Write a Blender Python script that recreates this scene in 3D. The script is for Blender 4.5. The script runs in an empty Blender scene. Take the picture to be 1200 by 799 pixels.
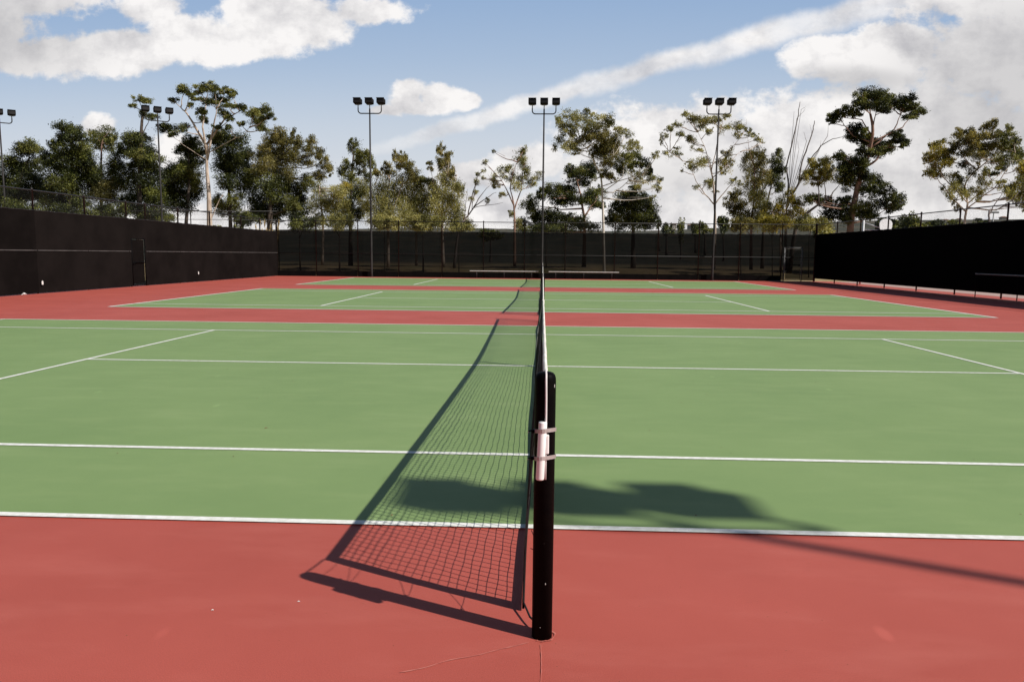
import bpy, math, random
import numpy as np
from mathutils import Vector
R = math.radians
PI = math.pi
scene = bpy.context.scene
col = scene.collection
random.seed(7)
rng = np.random.default_rng(11)

# ------------------------------------------------------------------ camera
CAM = np.array([-0.0184, -2.8383, 1.5164])
YAW, PITCH, ROLL, FPX = -0.0397, -0.1149, 0.0095, 872.15
_f = np.array([math.sin(YAW)*math.cos(PITCH), math.cos(YAW)*math.cos(PITCH), math.sin(PITCH)])
_r = np.array([math.cos(YAW), -math.sin(YAW), 0.0])
_u = np.cross(_r, _f)
_r, _u = _r*math.cos(ROLL)+_u*math.sin(ROLL), -_r*math.sin(ROLL)+_u*math.cos(ROLL)


def ray(x, y):
    return _f + _r*(x-600)/FPX + _u*(399.5-y)/FPX


def at(x, y, Y):
    """survey helper: the place seen at photo position (x, y) that stands at depth Y"""
    d = ray(x, y)
    return CAM + d*(Y-CAM[1])/d[1]


# ------------------------------------------------------------------ materials
MATS = {}


def new_mat(name):
    m = bpy.data.materials.new(name)
    m.use_nodes = True
    nt = m.node_tree
    nt.nodes.clear()
    return m, nt


def N(nt, t, **kw):
    n = nt.nodes.new(t)
    for k, v in kw.items():
        if k in n.inputs:
            n.inputs[k].default_value = v
        else:
            setattr(n, k, v)
    return n


def ramp(nt, pts):
    n = nt.nodes.new('ShaderNodeValToRGB')
    e = n.color_ramp.elements
    while len(e) < len(pts):
        e.new(0.5)
    for i, (p, c) in enumerate(pts):
        e[i].position = p
        e[i].color = (*c, 1) if len(c) == 3 else c
    return n


def mix(nt, fac, a, b, blend='MIX'):
    n = nt.nodes.new('ShaderNodeMix')
    n.data_type = 'RGBA'
    n.blend_type = blend
    L = nt.links
    for sock, v in ((n.inputs[0], fac), (n.inputs[6], a), (n.inputs[7], b)):
        if hasattr(v, 'links'):
            L.new(v, sock)
        elif isinstance(v, (int, float)):
            sock.default_value = v
        else:
            sock.default_value = (*v, 1)
    return n.outputs[2]


def surface(name, c, c2=None, scale=3.0, rough=0.6, metal=0.0, bump=0.0, bscale=60, spec=0.5, detail=4, pos=(0.35, 0.65)):
    """two-tone noise material"""
    if name in MATS:
        return MATS[name]
    m, nt = new_mat(name)
    L = nt.links
    o = N(nt, 'ShaderNodeOutputMaterial')
    b = N(nt, 'ShaderNodeBsdfPrincipled')
    b.inputs['Roughness'].default_value = rough
    b.inputs['Metallic'].default_value = metal
    b.inputs['Specular IOR Level'].default_value = spec
    tc = N(nt, 'ShaderNodeTexCoord')
    n = N(nt, 'ShaderNodeTexNoise', Scale=scale, Detail=detail)
    L.new(tc.outputs['Object'], n.inputs['Vector'])
    r = ramp(nt, [(pos[0], c), (pos[1], c2 or tuple(v*0.8 for v in c))])
    L.new(n.outputs['Fac'], r.inputs['Fac'])
    L.new(r.outputs['Color'], b.inputs['Base Color'])
    if bump:
        n2 = N(nt, 'ShaderNodeTexNoise', Scale=bscale, Detail=3)
        L.new(tc.outputs['Object'], n2.inputs['Vector'])
        bp = N(nt, 'ShaderNodeBump', Strength=bump, Distance=0.01)
        L.new(n2.outputs['Fac'], bp.inputs['Height'])
        L.new(bp.outputs['Normal'], b.inputs['Normal'])
    L.new(b.outputs['BSDF'], o.inputs['Surface'])
    MATS[name] = m
    return m


def acrylic(name, base, stain, pale, rough=0.62):
    """painted sports-court acrylic: broad mottling, fine sand grain, roller streaks, a few scuffs"""
    m, nt = new_mat(name)
    L = nt.links
    o = N(nt, 'ShaderNodeOutputMaterial')
    b = N(nt, 'ShaderNodeBsdfPrincipled')
    b.inputs['Specular IOR Level'].default_value = 0.3
    tc = N(nt, 'ShaderNodeTexCoord')
    P = tc.outputs['Object']
    n1 = N(nt, 'ShaderNodeTexNoise', Scale=0.55, Detail=6, Roughness=0.62)
    L.new(P, n1.inputs['Vector'])
    r1 = ramp(nt, [(0.32, (0, 0, 0)), (0.72, (1, 1, 1))])
    L.new(n1.outputs['Fac'], r1.inputs['Fac'])
    c = mix(nt, r1.outputs['Color'], base, stain)
    mp = N(nt, 'ShaderNodeMapping')
    mp.inputs['Scale'].default_value = (0.8, 2.6, 1)
    L.new(P, mp.inputs['Vector'])
    n2 = N(nt, 'ShaderNodeTexNoise', Scale=1.3, Detail=4, Roughness=0.6)
    L.new(mp.outputs['Vector'], n2.inputs['Vector'])
    r2 = ramp(nt, [(0.5, (0, 0, 0)), (0.8, (0.45, 0.45, 0.45))])
    L.new(n2.outputs['Fac'], r2.inputs['Fac'])
    c = mix(nt, r2.outputs['Color'], c, pale)
    n3 = N(nt, 'ShaderNodeTexNoise', Scale=260, Detail=2)
    L.new(P, n3.inputs['Vector'])
    r3 = ramp(nt, [(0.3, (0.78, 0.78, 0.78)), (0.7, (1.16, 1.16, 1.16))])
    L.new(n3.outputs['Fac'], r3.inputs['Fac'])
    c = mix(nt, 1.0, c, r3.outputs['Color'], 'MULTIPLY')
    # dark scuffs, sparse
    n4 = N(nt, 'ShaderNodeTexNoise', Scale=9, Detail=5, Roughness=0.7)
    L.new(P, n4.inputs['Vector'])
    r4 = ramp(nt, [(0.66, (0, 0, 0)), (0.76, (0.28, 0.28, 0.28))])
    L.new(n4.outputs['Fac'], r4.inputs['Fac'])
    c = mix(nt, r4.outputs['Color'], c, tuple(v*0.55 for v in base))
    # faint ball scuffs: small elongated smudges
    mp5 = N(nt, 'ShaderNodeMapping')
    mp5.inputs['Scale'].default_value = (1.0, 0.45, 1)
    mp5.inputs['Rotation'].default_value = (0, 0, 0.5)
    L.new(P, mp5.inputs['Vector'])
    v5 = N(nt, 'ShaderNodeTexVoronoi', Scale=1.6, Randomness=1.0)
    L.new(mp5.outputs[0], v5.inputs['Vector'])
    r5 = ramp(nt, [(0.0, (0.30, 0.30, 0.30)), (0.035, (0.22, 0.22, 0.22)), (0.06, (0, 0, 0))])
    L.new(v5.outputs['Distance'], r5.inputs['Fac'])
    c = mix(nt, r5.outputs['Color'], c, tuple(min(1, v*1.5+0.03) for v in base))
    L.new(c, b.inputs['Base Color'])
    rr = N(nt, 'ShaderNodeMapRange')
    rr.inputs['To Min'].default_value = rough-0.07
    rr.inputs['To Max'].default_value = rough+0.12
    L.new(n1.outputs['Fac'], rr.inputs['Value'])
    L.new(rr.outputs['Result'], b.inputs['Roughness'])
    bp = N(nt, 'ShaderNodeBump', Strength=0.25, Distance=0.002)
    L.new(n3.outputs['Fac'], bp.inputs['Height'])
    L.new(bp.outputs['Normal'], b.inputs['Normal'])
    L.new(b.outputs['BSDF'], o.inputs['Surface'])
    return m


def screen_mat(name, c, open_, rough=0.9):
    """woven windscreen cloth: tiny holes let part of what is behind through"""
    m, nt = new_mat(name)
    L = nt.links
    o = N(nt, 'ShaderNodeOutputMaterial')
    tc = N(nt, 'ShaderNodeTexCoord')
    n = N(nt, 'ShaderNodeTexNoise', Scale=0.9, Detail=5, Roughness=0.6)
    L.new(tc.outputs['Object'], n.inputs['Vector'])
    r = ramp(nt, [(0.3, tuple(v*0.70 for v in c)), (0.7, tuple(v*1.35 for v in c))])
    oi = N(nt, 'ShaderNodeObjectInfo')
    ad = N(nt, 'ShaderNodeMath', operation='MULTIPLY_ADD')
    ad.inputs[1].default_value = 0.28
    L.new(oi.outputs['Random'], ad.inputs[0])
    sb = N(nt, 'ShaderNodeMath', operation='SUBTRACT')
    sb.inputs[1].default_value = 0.14
    L.new(n.outputs['Fac'], sb.inputs[0])
    L.new(sb.outputs[0], ad.inputs[2])
    L.new(ad.outputs[0], r.inputs['Fac'])
    b = N(nt, 'ShaderNodeBsdfPrincipled')
    b.inputs['Roughness'].default_value = rough
    b.inputs['Specular IOR Level'].default_value = 0.03
    L.new(r.outputs['Color'], b.inputs['Base Color'])
    t = N(nt, 'ShaderNodeBsdfTransparent')
    mr = N(nt, 'ShaderNodeMapRange')
    mr.inputs['To Min'].default_value = open_*0.7
    mr.inputs['To Max'].default_value = open_*1.3
    L.new(n.outputs['Fac'], mr.inputs['Value'])
    mx = N(nt, 'ShaderNodeMixShader')
    L.new(mr.outputs['Result'], mx.inputs[0])
    L.new(b.outputs['BSDF'], mx.inputs[1])
    L.new(t.outputs['BSDF'], mx.inputs[2])
    L.new(mx.outputs[0], o.inputs['Surface'])
    return m


def chain_mat():
    m, nt = new_mat('chain_link_wire')
    L = nt.links
    o = N(nt, 'ShaderNodeOutputMaterial')
    tc = N(nt, 'ShaderNodeTexCoord')
    mp = N(nt, 'ShaderNodeMapping')
    L.new(tc.outputs['UV'], mp.inputs['Vector'])
    mp.inputs['Rotation'].default_value = (0, 0, R(45))
    sep = N(nt, 'ShaderNodeSeparateXYZ')
    L.new(mp.outputs['Vector'], sep.inputs[0])
    outs = []
    for k in (0, 1):
        a = N(nt, 'ShaderNodeMath', operation='MULTIPLY')
        a.inputs[1].default_value = 1/0.05
        L.new(sep.outputs[k], a.inputs[0])
        fr = N(nt, 'ShaderNodeMath', operation='FRACT')
        L.new(a.outputs[0], fr.inputs[0])
        lt = N(nt, 'ShaderNodeMath', operation='LESS_THAN')
        lt.inputs[1].default_value = 0.055
        L.new(fr.outputs[0], lt.inputs[0])
        outs.append(lt)
    mxm = N(nt, 'ShaderNodeMath', operation='MAXIMUM')
    L.new(outs[0].outputs[0], mxm.inputs[0])
    L.new(outs[1].outputs[0], mxm.inputs[1])
    b = N(nt, 'ShaderNodeBsdfPrincipled')
    b.inputs['Base Color'].default_value = (0.02, 0.02, 0.02, 1)
    b.inputs['Roughness'].default_value = 0.5
    t = N(nt, 'ShaderNodeBsdfTransparent')
    mx = N(nt, 'ShaderNodeMixShader')
    L.new(mxm.outputs[0], mx.inputs[0])
    L.new(t.outputs[0], mx.inputs[1])
    L.new(b.outputs[0], mx.inputs[2])
    L.new(mx.outputs[0], o.inputs['Surface'])
    return m


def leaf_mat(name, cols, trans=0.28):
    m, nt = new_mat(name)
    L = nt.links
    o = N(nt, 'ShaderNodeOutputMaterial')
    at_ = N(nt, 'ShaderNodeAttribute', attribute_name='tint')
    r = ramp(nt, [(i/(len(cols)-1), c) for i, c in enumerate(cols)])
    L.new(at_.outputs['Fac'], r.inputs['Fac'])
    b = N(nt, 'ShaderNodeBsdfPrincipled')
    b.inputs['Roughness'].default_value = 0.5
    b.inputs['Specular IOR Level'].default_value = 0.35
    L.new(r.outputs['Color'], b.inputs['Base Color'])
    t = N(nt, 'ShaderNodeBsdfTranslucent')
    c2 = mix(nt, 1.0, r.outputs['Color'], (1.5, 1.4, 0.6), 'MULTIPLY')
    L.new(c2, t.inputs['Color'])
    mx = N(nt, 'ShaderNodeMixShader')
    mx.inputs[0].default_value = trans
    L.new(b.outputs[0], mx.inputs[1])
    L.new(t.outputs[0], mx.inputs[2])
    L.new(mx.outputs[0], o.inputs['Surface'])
    return m


def bark_mat(name, c, c2, scale=(6, 6, 1.2)):
    m, nt = new_mat(name)
    L = nt.links
    o = N(nt, 'ShaderNodeOutputMaterial')
    b = N(nt, 'ShaderNodeBsdfPrincipled')
    b.inputs['Roughness'].default_value = 0.85
    tc = N(nt, 'ShaderNodeTexCoord')
    mp = N(nt, 'ShaderNodeMapping')
    mp.inputs['Scale'].default_value = scale
    L.new(tc.outputs['Object'], mp.inputs['Vector'])
    n = N(nt, 'ShaderNodeTexNoise', Scale=1.0, Detail=6, Roughness=0.65)
    L.new(mp.outputs[0], n.inputs['Vector'])
    r = ramp(nt, [(0.38, c), (0.62, c2)])
    L.new(n.outputs['Fac'], r.inputs['Fac'])
    L.new(r.outputs[0], b.inputs['Base Color'])
    bp = N(nt, 'ShaderNodeBump', Strength=0.5, Distance=0.02)
    L.new(n.outputs['Fac'], bp.inputs['Height'])
    L.new(bp.outputs[0], b.inputs['Normal'])
    L.new(b.outputs[0], o.inputs['Surface'])
    return m


M = dict(
    red=acrylic('red_court_acrylic', (0.470, 0.100, 0.074), (0.395, 0.080, 0.059), (0.54, 0.150, 0.118)),
    green=acrylic('green_court_acrylic', (0.228, 0.330, 0.124), (0.188, 0.288, 0.108), (0.29, 0.380, 0.165)),
    white=surface('white_line_paint', (0.90, 0.90, 0.87), (0.72, 0.73, 0.66), 22, 0.6, bump=0.1, bscale=200, detail=8),
    crack=surface('pale_crack_filler', (0.58, 0.20, 0.155), (0.50, 0.125, 0.095), 14, 0.8),
    post=surface('black_gloss_paint', (0.0025, 0.0025, 0.003), (0.004, 0.0035, 0.0035), 25, 0.5, bump=0.15, bscale=120, spec=0.04),
    chip=surface('bare_chipped_metal', (0.5, 0.5, 0.48), (0.35, 0.34, 0.32), 40, 0.5),
    canvas=surface('white_canvas', (0.82, 0.80, 0.76), (0.66, 0.62, 0.57), 9, 0.85, bump=0.3, bscale=300),
    cable=surface('white_coated_cable', (0.80, 0.77, 0.77), (0.66, 0.62, 0.62), 20, 0.4),
    pvc=surface('white_plastic_pipe', (0.92, 0.91, 0.90), (0.86, 0.84, 0.83), 18, 0.35),
    clamp=surface('steel_band_clamp', (0.50, 0.46, 0.45), (0.40, 0.34, 0.33), 30, 0.5, metal=0.3),
    cord=surface('black_net_cord', (0.010, 0.010, 0.011), (0.016, 0.015, 0.014), 30, 0.8),
    tape=surface('black_vinyl_tape', (0.012, 0.011, 0.012), (0.02, 0.018, 0.018), 15, 0.6),
    vinyl=surface('black_fence_pipe', (0.014, 0.014, 0.014), (0.022, 0.02, 0.02), 15, 0.5),
    galv=surface('galvanised_steel', (0.26, 0.26, 0.255), (0.17, 0.17, 0.17), 12, 0.5, metal=0.4),
    seam=surface('grey_webbing_strap', (0.075, 0.068, 0.066), (0.04, 0.036, 0.035), 2, 0.9),
    alu=surface('aluminium_plank', (0.74, 0.73, 0.71), (0.60, 0.59, 0.57), 6, 0.5, metal=0.2),
    lamp=surface('black_lamp_housing', (0.006, 0.005, 0.005), (0.010, 0.008, 0.008), 8, 0.7, spec=0.15),
    lens=surface('floodlight_glass', (0.010, 0.009, 0.010), (0.016, 0.014, 0.014), 3, 0.45, spec=0.25),
    polem=surface('dark_painted_pole', (0.022, 0.020, 0.020), (0.036, 0.033, 0.032), 4, 0.6, spec=0.3),
    board=surface('white_backboard', (0.75, 0.76, 0.78), (0.66, 0.67, 0.70), 5, 0.5),
    orange=surface('orange_rim_paint', (0.6, 0.16, 0.04), (0.5, 0.13, 0.04), 8, 0.5),
    kickm=surface('black_rubber_strip', (0.004, 0.004, 0.004), (0.007, 0.006, 0.006), 3, 0.9, spec=0.05),
    gatepipe=surface('dull_grey_pipe', (0.13, 0.13, 0.13), (0.08, 0.08, 0.08), 9, 0.6),
    scr_l=screen_mat('windscreen_cloth_sunlit_tone', (0.0085, 0.0068, 0.0064), 0.0),  # left cloth: lighter colour carries the sun falling on that side
    scr_f=screen_mat('windscreen_cloth_open_weave', (0.0022, 0.0020, 0.0020), 0.078),
    scr_r=screen_mat('windscreen_cloth_shade_tone', (0.0012, 0.0012, 0.0012), 0.0),  # right cloth: near-black colour carries the shade of that side
    chain=chain_mat(),
    stucco=surface('pale_stucco', (0.55, 0.50, 0.44), (0.48, 0.43, 0.38), 2, 0.9),
    roof=surface('clay_roof', (0.22, 0.12, 0.09), (0.16, 0.09, 0.07), 2, 0.9),
    glass=surface('dark_window_glass', (0.03, 0.035, 0.04), (0.05, 0.055, 0.06), 2, 0.15, spec=0.8),
    paper=surface('white_paper_litter', (0.75, 0.74, 0.72), (0.65, 0.64, 0.62), 20, 0.8),
    dryleaf=surface('dry_brown_leaf', (0.22, 0.11, 0.05), (0.12, 0.06, 0.03), 30, 0.8),
    reed=surface('dry_reed', (0.42, 0.30, 0.13), (0.30, 0.22, 0.10), 8, 0.9),
    concrete=surface('warm_concrete', (0.46, 0.33, 0.29), (0.38, 0.27, 0.24), 1.2, 0.85, bump=0.2, bscale=80),
    bark_pale=bark_mat('pale_gum_bark', (0.62, 0.52, 0.44), (0.36, 0.27, 0.21)),
    bark_pink=bark_mat('pinkish_bark', (0.38, 0.22, 0.16), (0.20, 0.12, 0.09)),
    bark_dark=bark_mat('dark_bark', (0.10, 0.075, 0.06), (0.05, 0.038, 0.03)),
    bark_grey=bark_mat('grey_dead_wood', (0.24, 0.20, 0.18), (0.12, 0.10, 0.09)),
    bark_white=bark_mat('white_gum_bark', (0.78, 0.72, 0.64), (0.52, 0.45, 0.38)),
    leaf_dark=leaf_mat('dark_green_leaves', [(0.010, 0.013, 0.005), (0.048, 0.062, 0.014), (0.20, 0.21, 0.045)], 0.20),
    leaf_mid=leaf_mat('mid_green_leaves', [(0.035, 0.042, 0.012), (0.13, 0.140, 0.033), (0.32, 0.31, 0.09)]),
    leaf_olive=leaf_mat('olive_leaves', [(0.085, 0.088, 0.030), (0.27, 0.26, 0.085), (0.50, 0.46, 0.19)], 0.35),
    leaf_yellow=leaf_mat('yellowing_leaves', [(0.11, 0.10, 0.022), (0.31, 0.27, 0.052), (0.52, 0.43, 0.09)], 0.38),
    leaf_brown=leaf_mat('bronze_green_leaves', [(0.062, 0.060, 0.020), (0.185, 0.168, 0.050), (0.38, 0.32, 0.11)], 0.32),
)


def ground_mat():
    m, nt = new_mat('dry_grass_and_dirt')
    L = nt.links
    o = N(nt, 'ShaderNodeOutputMaterial')
    b = N(nt, 'ShaderNodeBsdfPrincipled')
    b.inputs['Roughness'].default_value = 0.95
    tc = N(nt, 'ShaderNodeTexCoord')
    n = N(nt, 'ShaderNodeTexNoise', Scale=0.09, Detail=8, Roughness=0.65)
    L.new(tc.outputs['Object'], n.inputs['Vector'])
    r = ramp(nt, [(0.35, (0.30, 0.20, 0.11)), (0.5, (0.36, 0.26, 0.13)), (0.60, (0.22, 0.19, 0.08)), (0.75, (0.12, 0.12, 0.045))])
    L.new(n.outputs['Fac'], r.inputs['Fac'])
    n2 = N(nt, 'ShaderNodeTexNoise', Scale=3, Detail=5)
    L.new(tc.outputs['Object'], n2.inputs['Vector'])
    r2 = ramp(nt, [(0.3, (0.7, 0.7, 0.7)), (0.7, (1.15, 1.15, 1.15))])
    L.new(n2.outputs['Fac'], r2.inputs['Fac'])
    # beyond the verge the dry dirt gives way to dark scrub
    rs_ = ramp(nt, [(0.38, (0.020, 0.024, 0.010)), (0.52, (0.045, 0.042, 0.020)), (0.66, (0.10, 0.075, 0.042))])
    L.new(n.outputs['Fac'], rs_.inputs['Fac'])
    ln = N(nt, 'ShaderNodeVectorMath', operation='LENGTH')
    L.new(tc.outputs['Object'], ln.inputs[0])
    mr = N(nt, 'ShaderNodeMapRange')
    mr.inputs['From Min'].default_value = 62
    mr.inputs['From Max'].default_value = 95
    L.new(ln.outputs['Value'], mr.inputs['Value'])
    c0 = mix(nt, mr.outputs['Result'], r.outputs[0], rs_.outputs[0])
    c = mix(nt, 1.0, c0, r2.outputs[0], 'MULTIPLY')
    L.new(c, b.inputs['Base Color'])
    L.new(b.outputs[0], o.inputs['Surface'])
    return m


M['ground'] = ground_mat()


# ------------------------------------------------------------------ mesh helpers
class MB:
    def __init__(s):
        s.v, s.f, s.sm = [], [], []

    def add(s, vs, fs, smooth=False):
        b = len(s.v)
        s.v += [tuple(map(float, v)) for v in vs]
        s.f += [tuple(i+b for i in f) for f in fs]
        s.sm += [smooth]*len(fs)

    def box(s, c, d, rz=0, rx=0, bevel=0.0):
        hx, hy, hz = d[0]/2, d[1]/2, d[2]/2
        if bevel > 0:
            bv = min(bevel, hx*0.9, hy*0.9, hz*0.9)
            pts, idx = [], {}
            for sx in (-1, 1):
                for sy in (-1, 1):
                    for sz in (-1, 1):
                        for a in range(3):
                            p = [sx*(hx-bv), sy*(hy-bv), sz*(hz-bv)]
                            p[a] += (sx, sy, sz)[a]*bv
                            idx[(sx, sy, sz, a)] = len(pts)
                            pts.append(p)
            fs = []
            for a in range(3):
                o1, o2 = [k for k in range(3) if k != a]
                for sg in (-1, 1):
                    q = []
                    for s1, s2 in ((-1, -1), (1, -1), (1, 1), (-1, 1)):
                        k = [0, 0, 0]
                        k[a] = sg
                        k[o1] = s1
                        k[o2] = s2
                        q.append(idx[(*k, a)])
                    fs.append(q)
                # edge chamfers along axis a
                for s1 in (-1, 1):
                    for s2 in (-1, 1):
                        k0, k1 = [0]*3, [0]*3
                        k0[a], k1[a] = -1, 1
                        for k in (k0, k1):
                            k[o1] = s1
                            k[o2] = s2
                        fs.append([idx[(*k0, o1)], idx[(*k1, o1)], idx[(*k1, o2)], idx[(*k0, o2)]])
            for sx in (-1, 1):
                for sy in (-1, 1):
                    for sz in (-1, 1):
                        fs.append([idx[(sx, sy, sz, a)] for a in range(3)])
        else:
            pts = [(x, y, z) for x in (-hx, hx) for y in (-hy, hy) for z in (-hz, hz)]
            fs = [(0, 1, 3, 2), (4, 6, 7, 5), (0, 4, 5, 1), (2, 3, 7, 6), (0, 2, 6, 4), (1, 5, 7, 3)]
        cx, sx_ = math.cos(rx), math.sin(rx)
        cz, sz_ = math.cos(rz), math.sin(rz)
        out = []
        for x, y, z in pts:
            y, z = y*cx-z*sx_, y*sx_+z*cx
            x, y = x*cz-y*sz_, x*sz_+y*cz
            out.append((x+c[0], y+c[1], z+c[2]))
        s.add(out, fs)

    def tube(s, pts, rad, n=8, cap=True, smooth=True):
        pts = [np.array(p, float) for p in pts]
        k = len(pts)
        if np.isscalar(rad):
            rad = [rad]*k
        vs, fs = [], []
        ref = None
        for i in range(k):
            d = pts[min(i+1, k-1)]-pts[max(i-1, 0)]
            d = d/(np.linalg.norm(d)+1e-12)
            if ref is None:
                ref = np.array([1.0, 0, 0]) if abs(d[0]) < 0.9 else np.array([0, 1.0, 0])
            a = ref-d*(ref@d)
            a /= (np.linalg.norm(a)+1e-12)
            ref = a
            b = np.cross(d, a)
            for j in range(n):
                t = 2*PI*j/n
                vs.append(pts[i]+rad[i]*(a*math.cos(t)+b*math.sin(t)))
        for i in range(k-1):
            for j in range(n):
                fs.append((i*n+j, i*n+(j+1) % n, (i+1)*n+(j+1) % n, (i+1)*n+j))
        if cap:
            fs.append(tuple(range(n-1, -1, -1)))
            fs.append(tuple((k-1)*n+j for j in range(n)))
        s.add(vs, fs, smooth)

    def lathe(s, prof, c=(0, 0, 0), n=20, smooth=True):
        vs, fs = [], []
        for r_, z in prof:
            for j in range(n):
                t = 2*PI*j/n
                vs.append((c[0]+r_*math.cos(t), c[1]+r_*math.sin(t), c[2]+z))
        for i in range(len(prof)-1):
            for j in range(n):
                fs.append((i*n+j, i*n+(j+1) % n, (i+1)*n+(j+1) % n, (i+1)*n+j))
        fs.append(tuple(range(n-1, -1, -1)))
        fs.append(tuple((len(prof)-1)*n+j for j in range(n)))
        s.add(vs, fs, smooth)

    def build(s, name, mat, parent=None, loc=(0, 0, 0), rz=0):
        me = bpy.data.meshes.new(name)
        me.from_pydata(s.v, [], s.f)
        me.polygons.foreach_set('use_smooth', s.sm)
        me.materials.append(mat)
        me.update()
        o = bpy.data.objects.new(name, me)
        o.location = loc
        o.rotation_euler = (0, 0, rz)
        if parent is not None:
            o.parent = parent
        col.objects.link(o)
        return o


def tag(o, label=None, cat=None, group=None, kind=None):
    if label:
        o['label'] = label
    if cat:
        o['category'] = cat
    if group:
        o['group'] = group
    if kind:
        o['kind'] = kind
    return o


def thing(name, loc, label, cat, group=None, rz=0):
    o = bpy.data.objects.new(name, None)
    o.empty_display_size = 0.3
    o.location = tuple(map(float, loc))
    o.rotation_euler = (0, 0, rz)
    col.objects.link(o)
    return tag(o, label, cat, group)


def copy_tree(o, parent=None):
    kids = [c for c in bpy.data.objects if c.parent == o]
    c = o.copy()
    col.objects.link(c)
    c.parent = parent
    for k in kids:
        copy_tree(k, c)
    return c


# ------------------------------------------------------------------ ground, court
def smooth(t):
    t = np.clip(t, 0, 1)
    return t*t*(3-2*t)


def ground_z(x, y):
    x, y = np.asarray(x, float), np.asarray(y, float)
    out = np.maximum(0, y-47.0)
    outl = np.maximum(0, -19.5-x)
    z = -0.02+0.55*smooth(out/9)*smooth((x+60)/20+1)+0.35*smooth(outl/8)*(1-smooth(out/9))
    r_ = np.hypot(x, y-20)
    h = (10.5+6.5*smooth((x-20)/120))*smooth((r_-80)/250)+(1.5*np.sin(x*0.011+1.3)+1.5*np.sin(y*0.008+x*0.017))*smooth((r_-150)/200)
    back = smooth((y+200)/200)
    bump = 0.06*np.sin(x*0.8+y*0.5)*smooth((out+outl)/6)
    return z+h*back+bump


def build_ground():
    def axis(lo, hi, dense_lo, dense_hi, step):
        a = list(np.arange(dense_lo, dense_hi, step))
        v, s = dense_hi, step
        while v < hi:
            a.append(v)
            s *= 1.16
            v += s
        a.append(hi)
        v, s = dense_lo-step, step
        while v > lo:
            a.append(v)
            s *= 1.16
            v -= s
        a.append(lo)
        return np.array(sorted(a))
    xs = axis(-1800, 1800, -60, 60, 2.0)
    ys = axis(-1200, 2200, -20, 90, 1.8)
    X, Y = np.meshgrid(xs, ys)
    Z = ground_z(X, Y)
    inside = (X > -19.4) & (X < 40) & (Y > -15) & (Y < 47)
    Z[inside] = -0.05
    v = np.stack([X.ravel(), Y.ravel(), Z.ravel()], 1)
    nx = len(xs)
    f = [(j*nx+i, j*nx+i+1, (j+1)*nx+i+1, (j+1)*nx+i) for j in range(len(ys)-1) for i in range(nx-1)]
    mb = MB()
    mb.add(v, f, True)
    tag(mb.build('ground', M['ground']), kind='structure')


build_ground()

RX0, RX1, FY = -18.3, 18.9, 46.15        # red slab
mb = MB()
mb.box(((RX0+RX1)/2, (FY+0.25-9)/2, -0.05), (RX1-RX0, FY+0.25+9, 0.10))
tag(mb.build('court_base', M['red']), kind='structure')
mb = MB()
mb.box((29.5, 18, -0.06), (21.15, 58, 0.09))
tag(mb.build('pavement', M['concrete']), kind='structure')

COURTS = [  # doubles line near, singles near, centre, singles far, doubles far
    (1.192, 2.699, 7.277, 11.384, 13.10),
    (17.10, 18.40, 22.55, 26.75, 28.40),
    (32.70, 34.00, 38.30, 42.50, 43.85)]
BX, SX, LW = 11.885, 6.40, 0.052


def sheet(mb, x0, x1, y0, y1, z):
    mb.add([(x0, y0, z), (x1, y0, z), (x1, y1, z), (x0, y1, z)], [(0, 1, 2, 3)])


for i, (a, b_, c_, d_, e_) in enumerate(COURTS):
    mb = MB()
    sheet(mb, -BX, BX, a, e_, 0.004)
    tag(mb.build('court_surface', M['green']), kind='structure')
    mb = MB()
    z = 0.008
    h = LW/2+0.004 if i == 0 else 0.040
    sheet(mb, -BX-h, BX+h, a-h, a+h, z)
    sheet(mb, -BX-h, BX+h, e_-h, e_+h, z)
    sheet(mb, -BX-h, BX+h, b_-h, b_+h, z+0.0004)
    sheet(mb, -BX-h, BX+h, d_-h, d_+h, z+0.0004)
    sheet(mb, -SX, SX, c_-h, c_+h, z)
    for s_ in (-1, 1):
        sheet(mb, s_*BX-h*1.3, s_*BX+h*1.3, a+h, b_-h, z+0.0008)
        sheet(mb, s_*BX-h*1.3, s_*BX+h*1.3, b_+h, d_-h, z+0.0008)
        sheet(mb, s_*BX-h*1.3, s_*BX+h*1.3, d_+h, e_-h, z+0.0008)
        sheet(mb, s_*SX-h, s_*SX+h, b_+h, d_-h, z+0.0012)
    tag(mb.build('court_lines', M['white']), kind='structure')

# hairline cracks filled in the red surface by the near post
def ribbon(mb, pts, w, z, jit=0.4):
    vs, fs = [], []
    for i, (x, y) in enumerate(pts):
        x2, y2 = pts[min(i+1, len(pts)-1)]
        x1, y1 = pts[max(i-1, 0)]
        d = np.array([x2-x1, y2-y1])
        d /= np.linalg.norm(d)+1e-9
        n_ = np.array([-d[1], d[0]])
        ww = w*(1+jit*(rng.random()-0.5)*2)
        vs += [(x+n_[0]*ww/2, y+n_[1]*ww/2, z), (x-n_[0]*ww/2, y-n_[1]*ww/2, z)]
        if i:
            k = 2*i
            fs.append((k-2, k-1, k+1, k))
    mb.add(vs, fs)


mb = MB()
p = [(-0.05-0.46*t+0.006*math.sin(t*17), -0.062-0.235*t+0.004*math.sin(t*11+1), ) for t in np.linspace(0, 1, 30)]
ribbon(mb, p, 0.0042, 0.0035, 0.6)
p = [(-0.004+0.004*math.sin(t*9)-0.004*t, -0.075-0.9*t) for t in np.linspace(0, 1, 40)]
ribbon(mb, p, 0.0028, 0.0035, 0.6)
ring = [(0.052*math.cos(t)+0.003*math.sin(5*t), 0.050*math.sin(t)+0.002*math.sin(9*t)) for t in np.linspace(-2.0, 1.1, 30)]
ribbon(mb, ring, 0.005, 0.0045, 0.8)
tag(mb.build('surface_cracks', M['crack']), kind='structure')


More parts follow.
